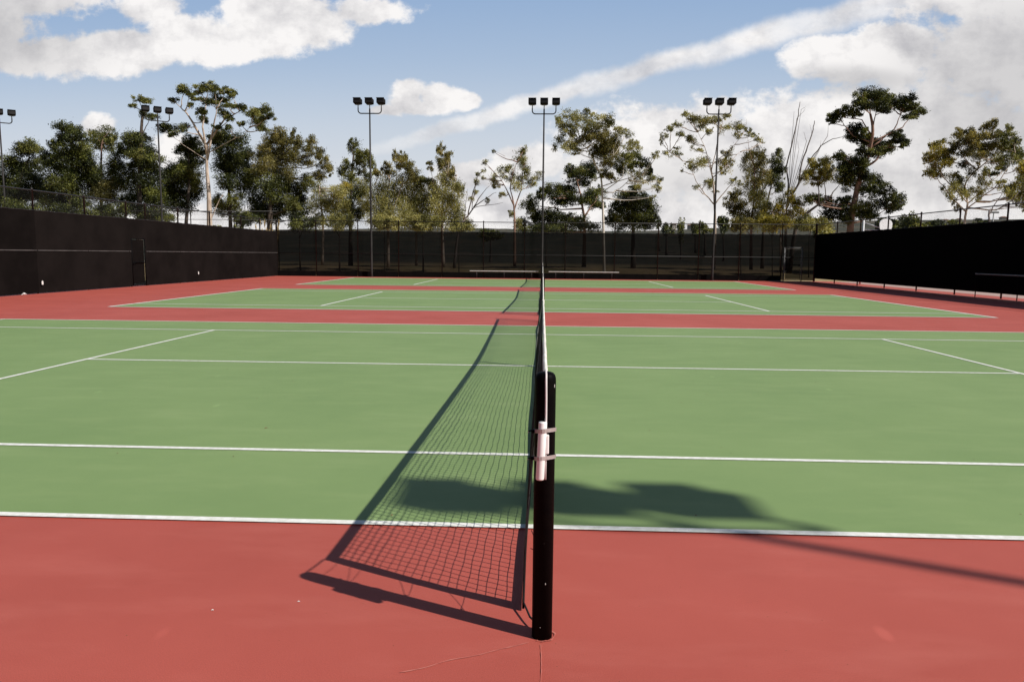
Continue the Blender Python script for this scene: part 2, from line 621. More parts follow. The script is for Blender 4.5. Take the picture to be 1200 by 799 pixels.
# ------------------------------------------------------------------ nets
def top_z(t):
    return 0.915+0.112*abs(2*t-1)**1.35


def build_net(L_, seed):
    """net along +Y from y=0 to L_, hangs slightly towards -X"""
    rs = random.Random(seed)
    ph = rs.random()*6

    def P(y, k):           # k: 0 top .. 1 bottom
        t = y/L_
        zt = top_z(t)-0.045
        zb = 0.026+0.006*math.sin(t*23+ph)
        sag = -0.070-0.010*math.sin(t*PI*5+ph)*min(1, 3*t)
        edge = 1
        x = -0.010+sag*(k**0.8)*edge-0.012*math.sin(k*PI)
        x += 0.005*math.sin(y*2.1+k*4)*min(1, y)
        return (x, y, zt+(zb-zt)*k)

    root_parts = []
    n_rows, cell = 21, 0.0510
    n_cols = int(L_/cell)
    mb = MB()
    rc = 0.0034
    for i in range(n_cols+1):
        y0 = L_*i/n_cols
        ks = np.linspace(0, 1, n_rows+1)
        pts = []
        for k in ks:
            w = 0.006*math.sin(k*9+i*0.37+ph)+0.004*math.sin(k*23+i*1.7)
            yy = min(max(y0+w*math.sin(k*PI), 0), L_)
            pts.append(P(yy, k))
        mb.tube(pts, rc, 3, cap=False)
    for j in range(n_rows+1):
        k = j/n_rows
        pts = []
        for i in range(n_cols+1):
            x, y, z_ = P(L_*i/n_cols, k)
            pts.append((x, y, z_+0.0025*math.sin(i*0.9+j*2)*(0 < j < n_rows)))
        mb.tube(pts, 0.0018, 3, cap=False)
        if 0 < j < 6:       # doubled upper meshes
            mb.tube([(x-0.004, y, z_-0.010) for x, y, z_ in pts], 0.0014, 3, cap=False)
    root_parts.append(('netting', mb, M['cord']))
    # headband
    mb = MB()
    n = 60
    vs, fs = [], []
    prof = [(-0.006, -0.052), (-0.0095, -0.045), (-0.0110, -0.010), (-0.006, 0.002), (0.000, 0.005), (0.006, 0.002), (0.0110, -0.010), (0.0095, -0.045), (0.006, -0.052)]
    for i in range(n+1):
        y = L_*i/n
        for a, b in prof:
            vs.append((a+0.0008*math.sin(i*1.9), y, top_z(y/L_)+b))
    m_ = len(prof)
    for i in range(n):
        for j in range(m_):
            fs.append((i*m_+j, i*m_+(j+1) % m_, (i+1)*m_+(j+1) % m_, (i+1)*m_+j))
    fs.append(tuple(range(m_)))
    fs.append(tuple(n*m_+j for j in range(m_-1, -1, -1)))
    mb.add(vs, fs, False)
    root_parts.append(('headband', mb, M['canvas']))
    # end tapes
    for e in (0, 1):
        mb = MB()
        vs, fs = [], []
        y0 = 0 if e == 0 else L_
        sgn = 1 if e == 0 else -1
        for i in range(13):
            k = i/12
            x, y, z_ = P(y0, k)
            for a, b in ((-0.005, 0), (-0.005, 0.060), (0.005, 0.060), (0.005, 0)):
                vs.append((x+a, y+sgn*b*(1+0.1*math.sin(k*8)), z_))
        for i in range(12):
            for j in range(4):
                fs.append((i*4+j, i*4+(j+1) % 4, (i+1)*4+(j+1) % 4, (i+1)*4+j))
        fs += [(0, 1, 2, 3), (51, 50, 49, 48)]
        mb.add(vs, fs)
        root_parts.append(('end_tape', mb, M['tape']))
    # bottom tape
    mb = MB()
    vs, fs = [], []
    nn = 120
    for i in range(nn+1):
        x, y, z_ = P(L_*i/nn, 1)
        for a, b in ((-0.005, -0.020), (-0.005, 0.014), (0.005, 0.014), (0.005, -0.020)):
            vs.append((x+a, y, max(z_+b, 0.011)))
    for i in range(nn):
        for j in range(4):
            fs.append((i*4+j, i*4+(j+1) % 4, (i+1)*4+(j+1) % 4, (i+1)*4+j))
    mb.add(vs, fs)
    root_parts.append(('bottom_tape', mb, M['tape']))
    # centre strap
    mb = MB()
    yc = L_/2
    pts = [P(yc, k) for k in np.linspace(0, 1, 9)]
    vs, fs = [], []
    for i, (x, y, z_) in enumerate(pts):
        for a, b in ((-0.006, -0.025), (-0.006, 0.025), (0.010, 0.025), (0.010, -0.025)):
            vs.append((x+a, y+b, z_ if i < 8 else 0.006))
    for i in range(8):
        for j in range(4):
            fs.append((i*4+j, i*4+(j+1) % 4, (i+1)*4+(j+1) % 4, (i+1)*4+j))
    mb.add(vs, fs)
    mb.box((0.0, yc, top_z(0.5)-0.022), (0.032, 0.052, 0.062), bevel=0.006)
    root_parts.append(('centre_strap', mb, M['canvas']))
    return root_parts


def post_cord(t, y_net, y_post, sgn):
    """lacing between net end tape and post (net-local coordinates)"""
    rs = random.Random(3)
    for zp, zn in ((0.985, 0.93), (0.86, 0.86), (0.845, 0.80), (0.58, 0.60), (0.565, 0.53), (0.33, 0.28), (0.31, 0.36)):
        a = np.array([-0.004, y_post+sgn*0.041, zp])
        b = np.array([-0.03-0.03*(1-zn), y_net+0.004*sgn, zn])
        mid = (a+b)/2+np.array([0.001, 0, -0.002])
        mb = MB()
        mb.tube([a, mid, b], 0.0018, 4)
        mb.build('lacing_cord', M['cord'], t)
    mb = MB()
    mb.tube([(-0.02, y_post+sgn*0.04, 0.03), (-0.05, (y_post+y_net)/2, 0.028), (-0.078, y_net, 0.040)], 0.0045, 5)
    mb.build('anchor_cord', M['cord'], t)


NETS = [(0.0, 14.46), (15.95, 29.60), (31.55, 45.10)]
NLAB = ['black mesh net with white headband of the nearest court, its shadow on the green',
        'black mesh net of the middle court between the two red strips',
        'small far net of the court beside the rear fence']
for (ya, yb), lab in zip(NETS, NLAB):
    t = thing('tennis_net', (0, ya+0.2, 0), lab, 'tennis net', 'nets in line across the three courts')
    L_ = yb-ya-0.4
    for nm, mb, mt in build_net(L_, int(ya)+3):
        mb.build(nm, mt, t)
    post_cord(t, 0.0, -0.2, 1)
    post_cord(t, L_, L_+0.2, -1)
    # cable over both posts
    mb = MB()
    zt = 1.074
    mb.tube([(0.004, -0.2-0.0485, 0.66), (0.004, -0.2-0.0485, 0.80), (0.003, -0.2-0.0475, 0.98), (0.002, -0.2-0.044, 1.04), (0.002, -0.2-0.034, 1.066), (0.001, -0.2-0.018, 1.0745),
             (0, -0.2, 1.0765), (0, -0.2+0.025, 1.0745), (0, -0.1, 1.056), (0, 0.0, 1.036)], 0.0042, 8)
    mb.build('net_cable', M['cable'], t)
    mb = MB()
    mb.tube([(0, L_, 1.036), (0, L_+0.1, 1.056), (0, L_+0.18, 1.0745), (0, L_+0.2, 1.0765), (0, L_+0.234, 1.066), (0, L_+0.245, 1.03), (0, L_+0.246, 0.75)], 0.0042, 8)
    mb.build('net_cable', M['cable'], t)


def build_post(loc, label, detailed=False, sgn=-1):
    t = thing('net_post', loc, label, 'net post', 'round black net posts')
    mb = MB()
    mb.lathe([(0.0405, 0.0), (0.0405, 1.038), (0.0395, 1.050), (0.036, 1.060), (0.030, 1.067), (0.020, 1.071), (0.006, 1.0722)], n=32)
    mb.build('pole', M['post'], t)
    for zc in (0.90, 0.58, 0.33):       # eye bolts on the net side
        mb = MB()
        mb.tube([(-0.0, -sgn*0.038, zc), (-0.0, -sgn*0.052, zc)], 0.004, 6)
        mb.build('eye_bolt', M['post'], t)
    return t


npost = build_post((0, 0, 0), 'nearest black net post, strapped with a white pipe by two clamps')
# white pipe strapped to the post, lying over the end of the cable
pipe = thing('plastic_pipe', (-0.008, -0.0575, 0.775), 'short white plastic pipe strapped to the front of the nearest net post', 'pipe')
mb = MB()
a0, a1 = np.array([-0.009, -0.004, -0.112]), np.array([0.000, 0.0, 0.112])
mb.tube([a0, a0+(a1-a0)*0.02, (a0+a1)/2, a1-(a1-a0)*0.02, a1], [0.0150, 0.0162, 0.0162, 0.0162, 0.0150], 20)
mb.build('tube', M['pvc'], pipe)
mb = MB()
mb.box((0.018, 0.002, 0.025), (0.012, 0.014, 0.075), bevel=0.003)
mb.build('clip', M['pvc'], pipe)
for zc, tilt in ((0.842, 0.010), (0.735, 0.014)):
    c = tag(bpy.data.objects.new('hose_clamp', None), 'upper steel band clamp round the nearest post and pipe' if zc > 0.8 else 'lower steel band clamp round the nearest post and pipe', 'clamp', 'band clamps on the nearest post')
    c.location = (0, 0, zc)
    col.objects.link(c)
    # band follows post and goes out round the pipe
    n = 48
    cx = -0.010
    vs, fs = [], []
    for i in range(n):
        a = 2*PI*i/n
        dx, dy = math.cos(a), math.sin(a)
        r_ = 0.0428
        # bulge toward the pipe (-Y)
        px, py = cx-(0.004 if zc < 0.8 else -0.001), -0.0575
        best = r_
        for s_ in np.linspace(0, 1, 12):
            ccx, ccy, cr = px*s_, py*s_, 0.0428+(0.0180-0.0428)*s_
            bq = dx*ccx+dy*ccy
            disc = bq*bq-(ccx*ccx+ccy*ccy-cr*cr)
            if disc > 0:
                best = max(best, bq+math.sqrt(disc))
        x, y = dx*best, dy*best
        zz = x*0.10-y*0.20
        for rr, dz in ((0, -0.0075), (0.002, -0.0075), (0.002, 0.0075), (0, 0.0075)):
            vs.append((x+dx*rr, y+dy*rr, zz+dz))
    for i in range(n):
        k = (i+1) % n
        for j in range(4):
            fs.append((i*4+j, i*4+(j+1) % 4, k*4+(j+1) % 4, k*4+j))
    mb = MB()
    mb.add(vs, fs)
    mb.build('band', M['clamp'], c)
    mb = MB()   # worm screw housing and loose tail on the left
    mb.box((-0.046, -0.020, 0.0), (0.016, 0.014, 0.014), rz=0.3, bevel=0.003)
    mb.tube([(-0.045, -0.026, 0.003), (-0.058, -0.026, 0.003), (-0.063, -0.026, 0.0)], 0.0028, 6)
    mb.build('screw', M['post'], c)
    mb = MB()
    mb.box((-0.064, -0.026, -0.003), (0.006, 0.005, 0.005), bevel=0.002)
    mb.build('screw_tip', M['chip'], c)
# paint chips
for a, z_, s_ in ((-1.30, 0.235, 0.005), (-1.75, 0.055, 0.003), (-0.55, 1.020, 0.008), (-1.5, 0.40, 0.0012)):
    x, y = 0.0408*math.cos(a), 0.0408*math.sin(a)
    mb = MB()
    mb.box((x, y, z_), (s_*0.6, 0.0012, s_*1.5), rz=a+PI/2, bevel=0.0004)
    mb.build('paint_chip', M['chip'], npost)
PL = [((0, 14.46, 0), 'black net post at the far end of the nearest net'),
      ((0, 15.95, 0), 'black net post at the near end of the middle net'),
      ((0, 29.60, 0), 'black net post at the far end of the middle net'),
      ((0, 31.55, 0), 'black net post at the near end of the rear net'),
      ((0, 45.10, 0), 'rearmost black net post, in front of the gap between two benches')]
p0 = build_post(*PL[0])
for loc, lab in PL[1:]:
    c = copy_tree(p0)
    c.location = loc
    c['label'] = lab


# ------------------------------------------------------------------ fences
def lerp(a, b, t):
    return (a[0]+(b[0]-a[0])*t, a[1]+(b[1]-a[1])*t)


def fence(label, A, B, stops, H, z0, z1, scr, side, seam=False, gates=(), gate_mat=None, rail_m=None, group=None, kick=False, midz=1.52, pr=0.035):
    """chain-link fence from A to B (plan), post positions 'stops' in metres from A, windscreen hung on one side"""
    L_ = math.hypot(B[0]-A[0], B[1]-A[1])
    rz = math.atan2(B[1]-A[1], B[0]-A[0])
    t = thing('fence', (A[0], A[1], 0), label, 'fence', group, rz)
    pm = rail_m or M['vinyl']
    for s_ in stops:
        mb = MB()
        mb.lathe([(pr, -0.05), (pr, H+0.02), (pr*1.25, H+0.02), (pr*1.25, H+0.05), (pr*0.6, H+0.09)], n=10)
        mb.build('post', pm, t, (s_, 0, 0))
    mb = MB()
    mb.tube([(stops[0], 0, H), (stops[-1], 0, H)], 0.024, 8)
    mb.build('top_rail', pm, t)
    mb = MB()
    mb.tube([(stops[0], 0, midz), (stops[-1], 0, midz)], 0.021, 6)
    mb.build('middle_rail', pm, t)
    # wire mesh above the screen
    me = bpy.data.meshes.new('chain_link')
    x0, x1 = stops[0], stops[-1]
    me.from_pydata([(x0, 0.03, z1-0.1), (x1, 0.03, z1-0.1), (x1, 0.03, H), (x0, 0.03, H)], [], [(0, 1, 2, 3)])
    uv = me.uv_layers.new(name='UVMap')
    for li, c in zip(range(4), ((x0, 0), (x1, 0), (x1, H-z1+0.1), (x0, H-z1+0.1))):
        uv.data[li].uv = c
    me.materials.append(M['chain'])
    o = bpy.data.objects.new('chain_link', me)
    o.parent = t
    col.objects.link(o)
    if z1-z0 < 0.2:
        return t
    # windscreen panels, one per bay, slightly billowed
    rs = random.Random(len(stops)*7+int(L_))
    for a, b in zip(stops[:-1], stops[1:]):
        g = None
        for (ga, gb, gh) in gates:
            if ga >= a-0.05 and gb <= b+0.05:
                g = (ga, gb, gh)
        xs = list(np.linspace(a, b, 9))
        if g:
            xs = sorted(set([x for x in xs if abs(x-g[0]) > 0.1 and abs(x-g[1]) > 0.1]+[g[0], g[1]]))
        zs = [z0, 0.5, 1.0, midz, 2.12, 2.6, z1]
        if g:
            zs = [z0, 0.5, 1.0, midz, g[2], 2.6, z1]
        ph = rs.random()*6
        vs, fs = [], []
        for zi, z_ in enumerate(zs):
            for xi, x in enumerate(xs):
                u_ = (x-a)/(b-a)
                bw = 0.018*math.sin(u_*PI)*math.sin((z_-z0)/(midz-z0)*PI+ph*0.1)
                dz = 0
                if z_ == z1:
                    dz = -0.015*math.sin(u_*PI*4)**2-0.02*rs.random()*0.5
                vs.append((x, side*(0.045+abs(bw)), z_+dz))
        nx = len(xs)
        for zi in range(len(zs)-1):
            for xi in range(nx-1):
                if g and xs[xi] >= g[0]-1e-6 and xs[xi+1] <= g[1]+1e-6 and zs[zi+1] <= g[2]+1e-6:
                    continue
                fs.append((zi*nx+xi, zi*nx+xi+1, (zi+1)*nx+xi+1, (zi+1)*nx+xi))
        mb = MB()
        mb.add(vs, fs, True)
        mb.build('windscreen', scr, t)
        mb = MB()     # hem along the top edge of the cloth
        mb.tube([(x, side*0.05, z1-0.02-0.015*math.sin((x-a)/(b-a)*PI*4)**2) for x in np.linspace(a+0.04, b-0.04, 9)], 0.012, 5)
        mb.build('hem', M['vinyl'], t)
        if kick and not g:
            mb = MB()      # solid black strip along the foot of the screen
            mb.add([(a+0.03, side*-0.075, 0.0), (b-0.03, side*-0.075, 0.0), (b-0.03, side*-0.075, 0.36), (a+0.03, side*-0.075, 0.36)], [(0, 1, 2, 3)])
            mb.build('kick_strip', M['kickm'], t)
        if seam:
            mb = MB()
            segs = [(a+0.02, b-0.02)]
            if g:
                segs = [(a+0.02, g[0]-0.05), (g[1]+0.05, b-0.02)]
            for q0, q1 in segs:
                if q1-q0 > 0.1:
                    mb.box(((q0+q1)/2, side*0.072, midz), (q1-q0, 0.006, 0.035))
            mb.build('strap', M['seam'], t)
    for ga, gb, gh in gates:
        g = MB()
        gm = gate_mat or M['vinyl']
        y = side*0.05
        for x in (ga+0.03, gb-0.03):
            g.tube([(x, y, 0.06), (x, y, gh)], 0.024, 8)
        for z_ in (0.08, gh*0.5, gh-0.01):
            g.tube([(ga+0.03, y, z_), (gb-0.03, y, z_)], 0.022, 8)
        go = g.build('gate', gm, t)
        mb = MB()
        mb.add([(ga+0.06, y-side*0.03, 0.12), (gb-0.06, y-side*0.03, 0.12), (gb-0.06, y-side*0.03, gh-0.05), (ga+0.06, y-side*0.03, gh-0.05)], [(0, 1, 2, 3)])
        mb.build('gate_cloth', scr, go)
        mb = MB()
        mb.box((gb-0.10, y+side*0.03, 1.0), (0.10, 0.03, 0.05), bevel=0.006)
        mb.tube([(gb-0.14, y+side*0.06, 0.93), (gb-0.14, y+side*0.06, 1.08)], 0.010, 6)
        mb.build('latch', gm, go)
        for z_ in (0.35, gh-0.35):
            mb = MB()
            mb.box((ga-0.015, y, z_), (0.07, 0.05, 0.06), bevel=0.008)
            mb.build('hinge', gm, go)
        # jamb posts
        for x in (ga-0.04, gb+0.04):
            mb = MB()
            mb.lathe([(0.03, -0.02), (0.03, gh+0.06)], n=10)
            mb.build('jamb', gm, t, (x, y*0.2, 0))
        mb = MB()
        mb.tube([(ga-0.04, y*0.2, gh+0.05), (gb+0.04, y*0.2, gh+0.05)], 0.024, 8)
        mb.build('lintel', gm, t)
    return t


# rear fence: along +X at Y = 46.05
FA, FB = (-17.55, 46.05), (17.45, 46.05)
fs_ = [0.0] + [x+17.55 for x in (-14.94, -12.16, -9.46, -6.6, -3.88, -1.2, 1.45, 4.65, 7.44, 10.06, 12.66, 15.35)] + [35.0]
fence('rear chain-link fence behind the benches with see-through black windscreen', FA, FB, fs_, 3.62, 0.06, 3.0, M['scr_f'], 1,
      gates=[(33.12, 34.18, 2.1)], gate_mat=M['gatepipe'], kick=True)
# left fence, from the rear corner towards the camera; court lies at local +Y
LA, LB = (-17.58, 46.0), (-18.15, -7.5)
d_tot = math.hypot(LB[0]-LA[0], LB[1]-LA[1])
ls_ = [0.0, 2.75, 5.6, 9.6, 13.0, 15.95, 17.45, 20.3, 23.2, 26.1, 29.0, 31.9, 34.8, 37.7, 40.6, 43.5, 46.4, 49.3, d_tot]
fence('long left fence with sunlit-toned black windscreen, grey strap and closed gate', LA, LB, ls_, 3.6, 0.03, 2.93, M['scr_l'], 1, seam=True,
      gates=[(16.15, 17.25, 2.07)], gate_mat=M['post'], group=None)
# right fence, court lies at local -Y side
RA, RB = (17.50, 46.0), (18.45, -7.5)
rs_ = [0.0, 3.15, 6.3, 9.5, 12.7, 15.9, 19.1, 22.3, 25.5, 28.7, 31.9, 35.1, 38.3, 41.5, 44.7, 47.9, math.hypot(RB[0]-RA[0], RB[1]-RA[1])]
fence('long right fence with pitch black windscreen raised above the ground', RA, RB, rs_, 3.62, 0.20, 3.02, M['scr_r'], -1)
# a further enclosure seen over the left fence
fence('distant dark fence of another enclosure seen above the left windscreen', (-52, 53.0), (-18.9, 50.2), [i*3.32 for i in range(11)], 4.45, 4.2, 4.25, M['scr_l'], 1, midz=3.85)

# ------------------------------------------------------------------ benches, rail, tags
def bench(x0, x1, y, z, label):
    t = thing('bench', ((x0+x1)/2, y, 0), label, 'bench', 'aluminium benches by the rear fence')
    w = (x1-x0)
    mb = MB()
    for dy in (-0.072, 0.072):
        mb.box((0, dy, z-0.02), (w, 0.138, 0.04), bevel=0.006)
    mb.build('seat', M['alu'], t)
    for fx in (-0.4, 0.0, 0.4):
        mb = MB()
        mb.tube([(fx*w, -0.11, z-0.045), (fx*w, -0.10, 0.02)], 0.02, 8)
        mb.tube([(fx*w, 0.11, z-0.045), (fx*w, 0.10, 0.02)], 0.02, 8)
        mb.tube([(fx*w, -0.13, z-0.05), (fx*w, 0.13, z-0.05)], 0.018, 8)
        mb.build('leg', M['polem'], t)
    return t


bench(-4.70, -0.27, 45.4, 0.49, 'long aluminium bench left of the rearmost net post')
bench(0.39, 4.89, 45.4, 0.49, 'long aluminium bench right of the rearmost net post')

t = thing('metal_rail', (17.62, 25.0, 0), 'grey pipe rail on dark posts in front of the right black fence', 'rail')
mb = MB()
mb.tube([(0.04, 3.4, 0.93), (0.0, -9.5, 0.93)], 0.030, 10)
mb.build('rail', M['galv'], t)
for y in (3.3, 0.6, -2.1, -4.8, -7.5):
    mb = MB()
    mb.tube([(0.02, y, 0.0), (0.02, y, 0.90)], 0.02, 8)
    mb.build('post', M['kickm'], t)


def on_left(x, y, off=0.12):
    """point on the left windscreen seen at a photo position"""
    d = ray(x, y)
    # plane through LA-LB
    nx, ny = (LB[1]-LA[1]), -(LB[0]-LA[0])
    nn_ = math.hypot(nx, ny)
    nx, ny = nx/nn_, ny/nn_
    k = ((LA[0]-CAM[0])*nx+(LA[1]-CAM[1])*ny)/(d[0]*nx+d[1]*ny)
    p_ = CAM+d*k
    return (p_[0]+off, p_[1], p_[2])


for (x, y, lab) in ((46, 331.5, 'small white tag hanging low on the left windscreen, nearer the camera than the gate'),
                    (230, 320, 'small white tag hanging low on the left windscreen, beyond the gate')):
    mb = MB()
    mb.box((0, 0, 0), (0.012, 0.085, 0.125), bevel=0.004)
    mb.box((0, 0, 0.075), (0.006, 0.012, 0.03))
    tag(mb.build('plastic_tag', M['paper'], None, on_left(x, y)), lab, 'tag', 'white tags on the left windscreen')
mb = MB()
vs = [(0.09*math.cos(a)*(0.7+0.4*rng.random()), 0.12*math.sin(a)*(0.7+0.4*rng.random()), 0.02+0.05*rng.random()) for a in np.linspace(0, 2*PI, 9)[:-1]]
mb.add(vs+[(0, 0, 0.10), (0, 0, 0.002)], [(i, (i+1) % 8, 8) for i in range(8)]+[((i+1) % 8, i, 9) for i in range(8)])
q = on_left(18, 346, 0.3)
tag(mb.build('paper_litter', M['paper'], None, (q[0], q[1], 0.0)), 'crumpled white paper at the foot of the left fence', 'litter')
# flat plate by the rear gate
mb = MB()
mb.box((0, 0, 0.02), (0.9, 0.5, 0.04), bevel=0.01)
tag(mb.build('ground_plate', M['galv'], None, (14.9, 45.5, 0.0)), 'pale flat plate on the court just left of the rear gate', 'plate')


# ------------------------------------------------------------------ light poles
def light_pole(loc, label, rz=0, group='floodlight poles with three lamps'):
    t = thing('floodlight_pole', loc, label, 'light pole', group, rz)
    top = ARMZ
    mb = MB()
    mb.tube([(0, 0, -0.1), (0, 0, 0.3), (0, 0, top*0.5), (0, 0, top+0.30)], [0.085, 0.075, 0.062, 0.046], 12)
    mb.lathe([(0.15, 0.0), (0.15, 0.02), (0.09, 0.03)], n=12)
    mb.build('pole', M['polem'], t)
    mb = MB()
    hs = 0.75
    arc = []
    for k in range(7):
        a = PI/2*k/6
        arc.append((-hs+0.20-0.20*math.sin(a), 0, top-0.20*math.cos(a)+0.20))
    pts = [(-x, y, z_) for x, y, z_ in reversed(arc)] + arc
    pts = [(hs, 0, top+0.36)] + pts + [(-hs, 0, top+0.36)]
    mb.tube(pts, 0.036, 8)
    mb.build('arm', M['polem'], t)
    for x in (-hs, 0, hs):
        lz = top+0.74
        ly = -0.10
        T = R(-3)
        w, dp, hh = 0.50, 0.48, 0.34
        mb = MB()      # housing, deep box, face tilted down toward local -Y
        mb.box((x, ly, lz), (w, dp, hh), rx=T, bevel=0.04)
        ct, st = math.cos(T), math.sin(T)

        def loc_(a, b, c):
            return (x+a, ly+b*ct-c*st, lz+b*st+c*ct)
        mb.box(loc_(0, -dp/2-0.03, hh/2-0.015), (w, 0.10, 0.02), rx=T)
        h_ = mb.build('lamp_head', M['lamp'], t)
        mb = MB()
        mb.box(loc_(0, -dp/2-0.004, -0.01), (w-0.08, 0.012, hh-0.10), rx=T)
        mb.build('lens', M['lens'], h_)
        mb = MB()
        mb.tube([(x, 0, top+0.30), (x, 0.0, lz-hh/2+0.06)], 0.030, 8)
        mb.box((x, ly*0.6, lz-hh/2-0.03), (0.30, 0.10, 0.05))
        mb.build('bracket', M['galv'], h_)
    return t


ARMZ = 10.42
lp = light_pole((-11.20, 45.75, 0), 'tall floodlight pole left of centre in front of the rear fence')
for loc, H, lab, rz in (((-0.05, 45.80, 0), 11.60, 'tall floodlight pole behind the nets, between the two benches', 0),
                        ((10.92, 45.75, 0), 11.60, 'tall floodlight pole right of centre in front of the rear fence', 0),
                        ((-26.85, 49.2, 0.1), 11.60, 'floodlight pole among the tall trees behind the left fence', R(33)),
                        ((-38.75, 50.0, 0.1), 11.35, 'floodlight pole cut by the left edge of the photo', R(38)),
                        ):
    c = copy_tree(lp)
    c.location = loc
    c.rotation_euler = (0, 0, rz)
    c['label'] = lab
SUN_AZ = 155.8       # direction the shadows run, degrees from +X
SUN_EL = 41.0
sd = np.array([math.cos(R(SUN_AZ)), math.sin(R(SUN_AZ))])
armz = ARMZ
tip = np.array([0.96, 1.22])
base = tip-sd*armz/math.tan(R(SUN_EL))
c = copy_tree(lp)
c.location = (base[0], base[1], 0)
c.rotation_euler = (0, 0, PI)
c['label'] = 'floodlight pole behind the camera whose three lamps shade the nearest court'

# ------------------------------------------------------------------ basketball hoop behind the right fence
bp_ = at(1040, 264, 41.5)
t = thing('basketball_hoop', (bp_[0]-0.1, bp_[1], 0), 'white fan-shaped basketball backboard above the right fence', 'basketball hoop', None, R(24))
prof = []
for k in range(13):
    a = PI*k/12
    prof.append((0.50*math.cos(a), 0.12+0.30*math.sin(a)))
prof = [(0.32, -0.38), (0.47, -0.10)]+prof[0:]+[(-0.47, -0.10), (-0.32, -0.38)]
n = len(prof)
bz = bp_[2]-0.05
vs = [(a, -0.02, bz+b) for a, b in prof]+[(a, 0.02, bz+b) for a, b in prof]
mb = MB()
mb.add(vs, [tuple(range(n)), tuple(range(2*n-1, n-1, -1))]+[(i, (i+1) % n, n+(i+1) % n, n+i) for i in range(n)])
mb.build('backboard', M['board'], t)
mb = MB()
pcx = -0.95
mb.tube([(pcx, 0.7, 0), (pcx, 0.7, bz+0.35)], 0.06, 10)
mb.tube([(pcx, 0.7, bz+0.2), (-0.2, 0.03, bz-0.15)], 0.035, 8)
mb.tube([(pcx, 0.7, bz-0.2), (-0.2, 0.03, bz-0.25)], 0.03, 8)
mb.build('pole', M['board'], t)
mb = MB()
mb.tube([(0.23*math.cos(a), -0.33+0.23*math.sin(a), bz-0.28) for a in np.linspace(0, 2*PI, 20)], 0.012, 6)
mb.build('rim', M['orange'], t)

# ------------------------------------------------------------------ trees
def px_size(Y):
    return (Y-CAM[1])/FPX


def leaves_mesh(name, blobs, mat, parent, origin, leaf=(0.24, 0.07), dens=1.0, droop=0.5, clump=0.36, holes=0.0, flat=0.0):
    """blobs: centre xyz, radii xyz. Foliage as many small bent leaves gathered in clumps."""
    V, T = [], []
    for bi, (c, rad) in enumerate(blobs):
        c, rad = np.array(c), np.array(rad)
        area = PI*rad[0]*rad[2]
        rm = (rad[0]*rad[2])**0.5
        ncl = int(max(9, min(90, 18*dens*(rm/0.6)**1.4)))
        # clump centres
        d = rng.normal(size=(ncl, 3))
        d /= np.linalg.norm(d, axis=1)[:, None]
        rr = rng.random(ncl)**0.5
        cc = d*rr[:, None]*0.92
        if flat > 0:
            lo = cc[:, 2] < 0
            cc[lo, 2] *= (1-flat)
        nl = int(area/(leaf[0]*leaf[1]*0.55)*3.9*dens)
        nl = max(nl, 40)
        cr = clump*(0.30+1.0*rng.random(ncl)**1.5)
        wts = (cr**1.6)*(0.4+rng.random(ncl))
        which = rng.choice(ncl, nl, p=wts/wts.sum())
        g = np.clip(rng.normal(size=(nl, 3)), -1.7, 1.7)*0.50
        # each clump is a drooping spray stretched along its own direction
        ax_ = rng.normal(size=(ncl, 3))
        ax_[:, 2] = ax_[:, 2]*0.6-droop*0.8
        ax_ /= np.linalg.norm(ax_, axis=1)[:, None]
        g += ax_[which]*(np.clip(rng.normal(size=nl), -1.7, 1.7)*0.55)[:, None]
        pos = c+(cc[which]+g*cr[which][:, None])*rad
        # stray leaves
        nst = int(nl*0.004)
        if nst:
            pos[:nst] = c+rng.normal(size=(nst, 3))*rad*0.55
        # directions
        dirs = rng.normal(size=(nl, 3))
        dirs[:, 2] -= droop*1.6
        dirs /= np.linalg.norm(dirs, axis=1)[:, None]
        side = np.cross(dirs, rng.normal(size=(nl, 3)))
        side /= (np.linalg.norm(side, axis=1)[:, None]+1e-9)
        nrm = np.cross(dirs, side)
        ln = leaf[0]*(0.6+0.8*rng.random(nl))[:, None]
        wd = leaf[1]*(0.6+0.8*rng.random(nl))[:, None]
        p0 = pos-dirs*ln/2
        p1 = pos+side*wd/2+nrm*wd*0.15
        p2 = pos+dirs*ln/2-nrm*ln*0.12
        p3 = pos-side*wd/2+nrm*wd*0.15
        V.append(np.stack([p0, p1, p2, p3], 1).reshape(-1, 3))
        tint = np.clip(0.44+0.30*rng.normal(size=ncl)[which]+0.16*rng.normal(size=nl)+0.14*rng.normal(), 0, 1)
        T.append(np.repeat(tint, 4))
    V = np.concatenate(V)-np.array(origin)
    T = np.concatenate(T)
    nq = len(V)//4
    me = bpy.data.meshes.new(name)
    me.vertices.add(len(V))
    me.vertices.foreach_set('co', V.ravel().astype(np.float32))
    me.loops.add(nq*4)
    me.loops.foreach_set('vertex_index', np.arange(nq*4, dtype=np.int32))
    me.polygons.add(nq)
    me.polygons.foreach_set('loop_start', np.arange(0, nq*4, 4, dtype=np.int32))
    me.polygons.foreach_set('loop_total', np.full(nq, 4, dtype=np.int32))
    a = me.attributes.new('tint', 'FLOAT', 'POINT')
    a.data.foreach_set('value', T.astype(np.float32))
    me.materials.append(mat)
    me.update()
    me.validate()
    o = bpy.data.objects.new(name, me)
    o.parent = parent
    col.objects.link(o)
    return o, nq


LEAFCOUNT = [0]


def bez(a, b, lift, n=6, wob=0.03):
    a, b = np.array(a), np.array(b)
    L_ = np.linalg.norm(b-a)
    c = a*0.5+b*0.5+np.array([0, 0, -lift*L_])
    out = []
    for t in np.linspace(0, 1, n):
        p_ = a*(1-t)**2+c*2*t*(1-t)+b*t*t
        if 0 < t < 1:
            p_ = p_+rng.normal(size=3)*wob*L_*0.5
        out.append(p_)
    return out


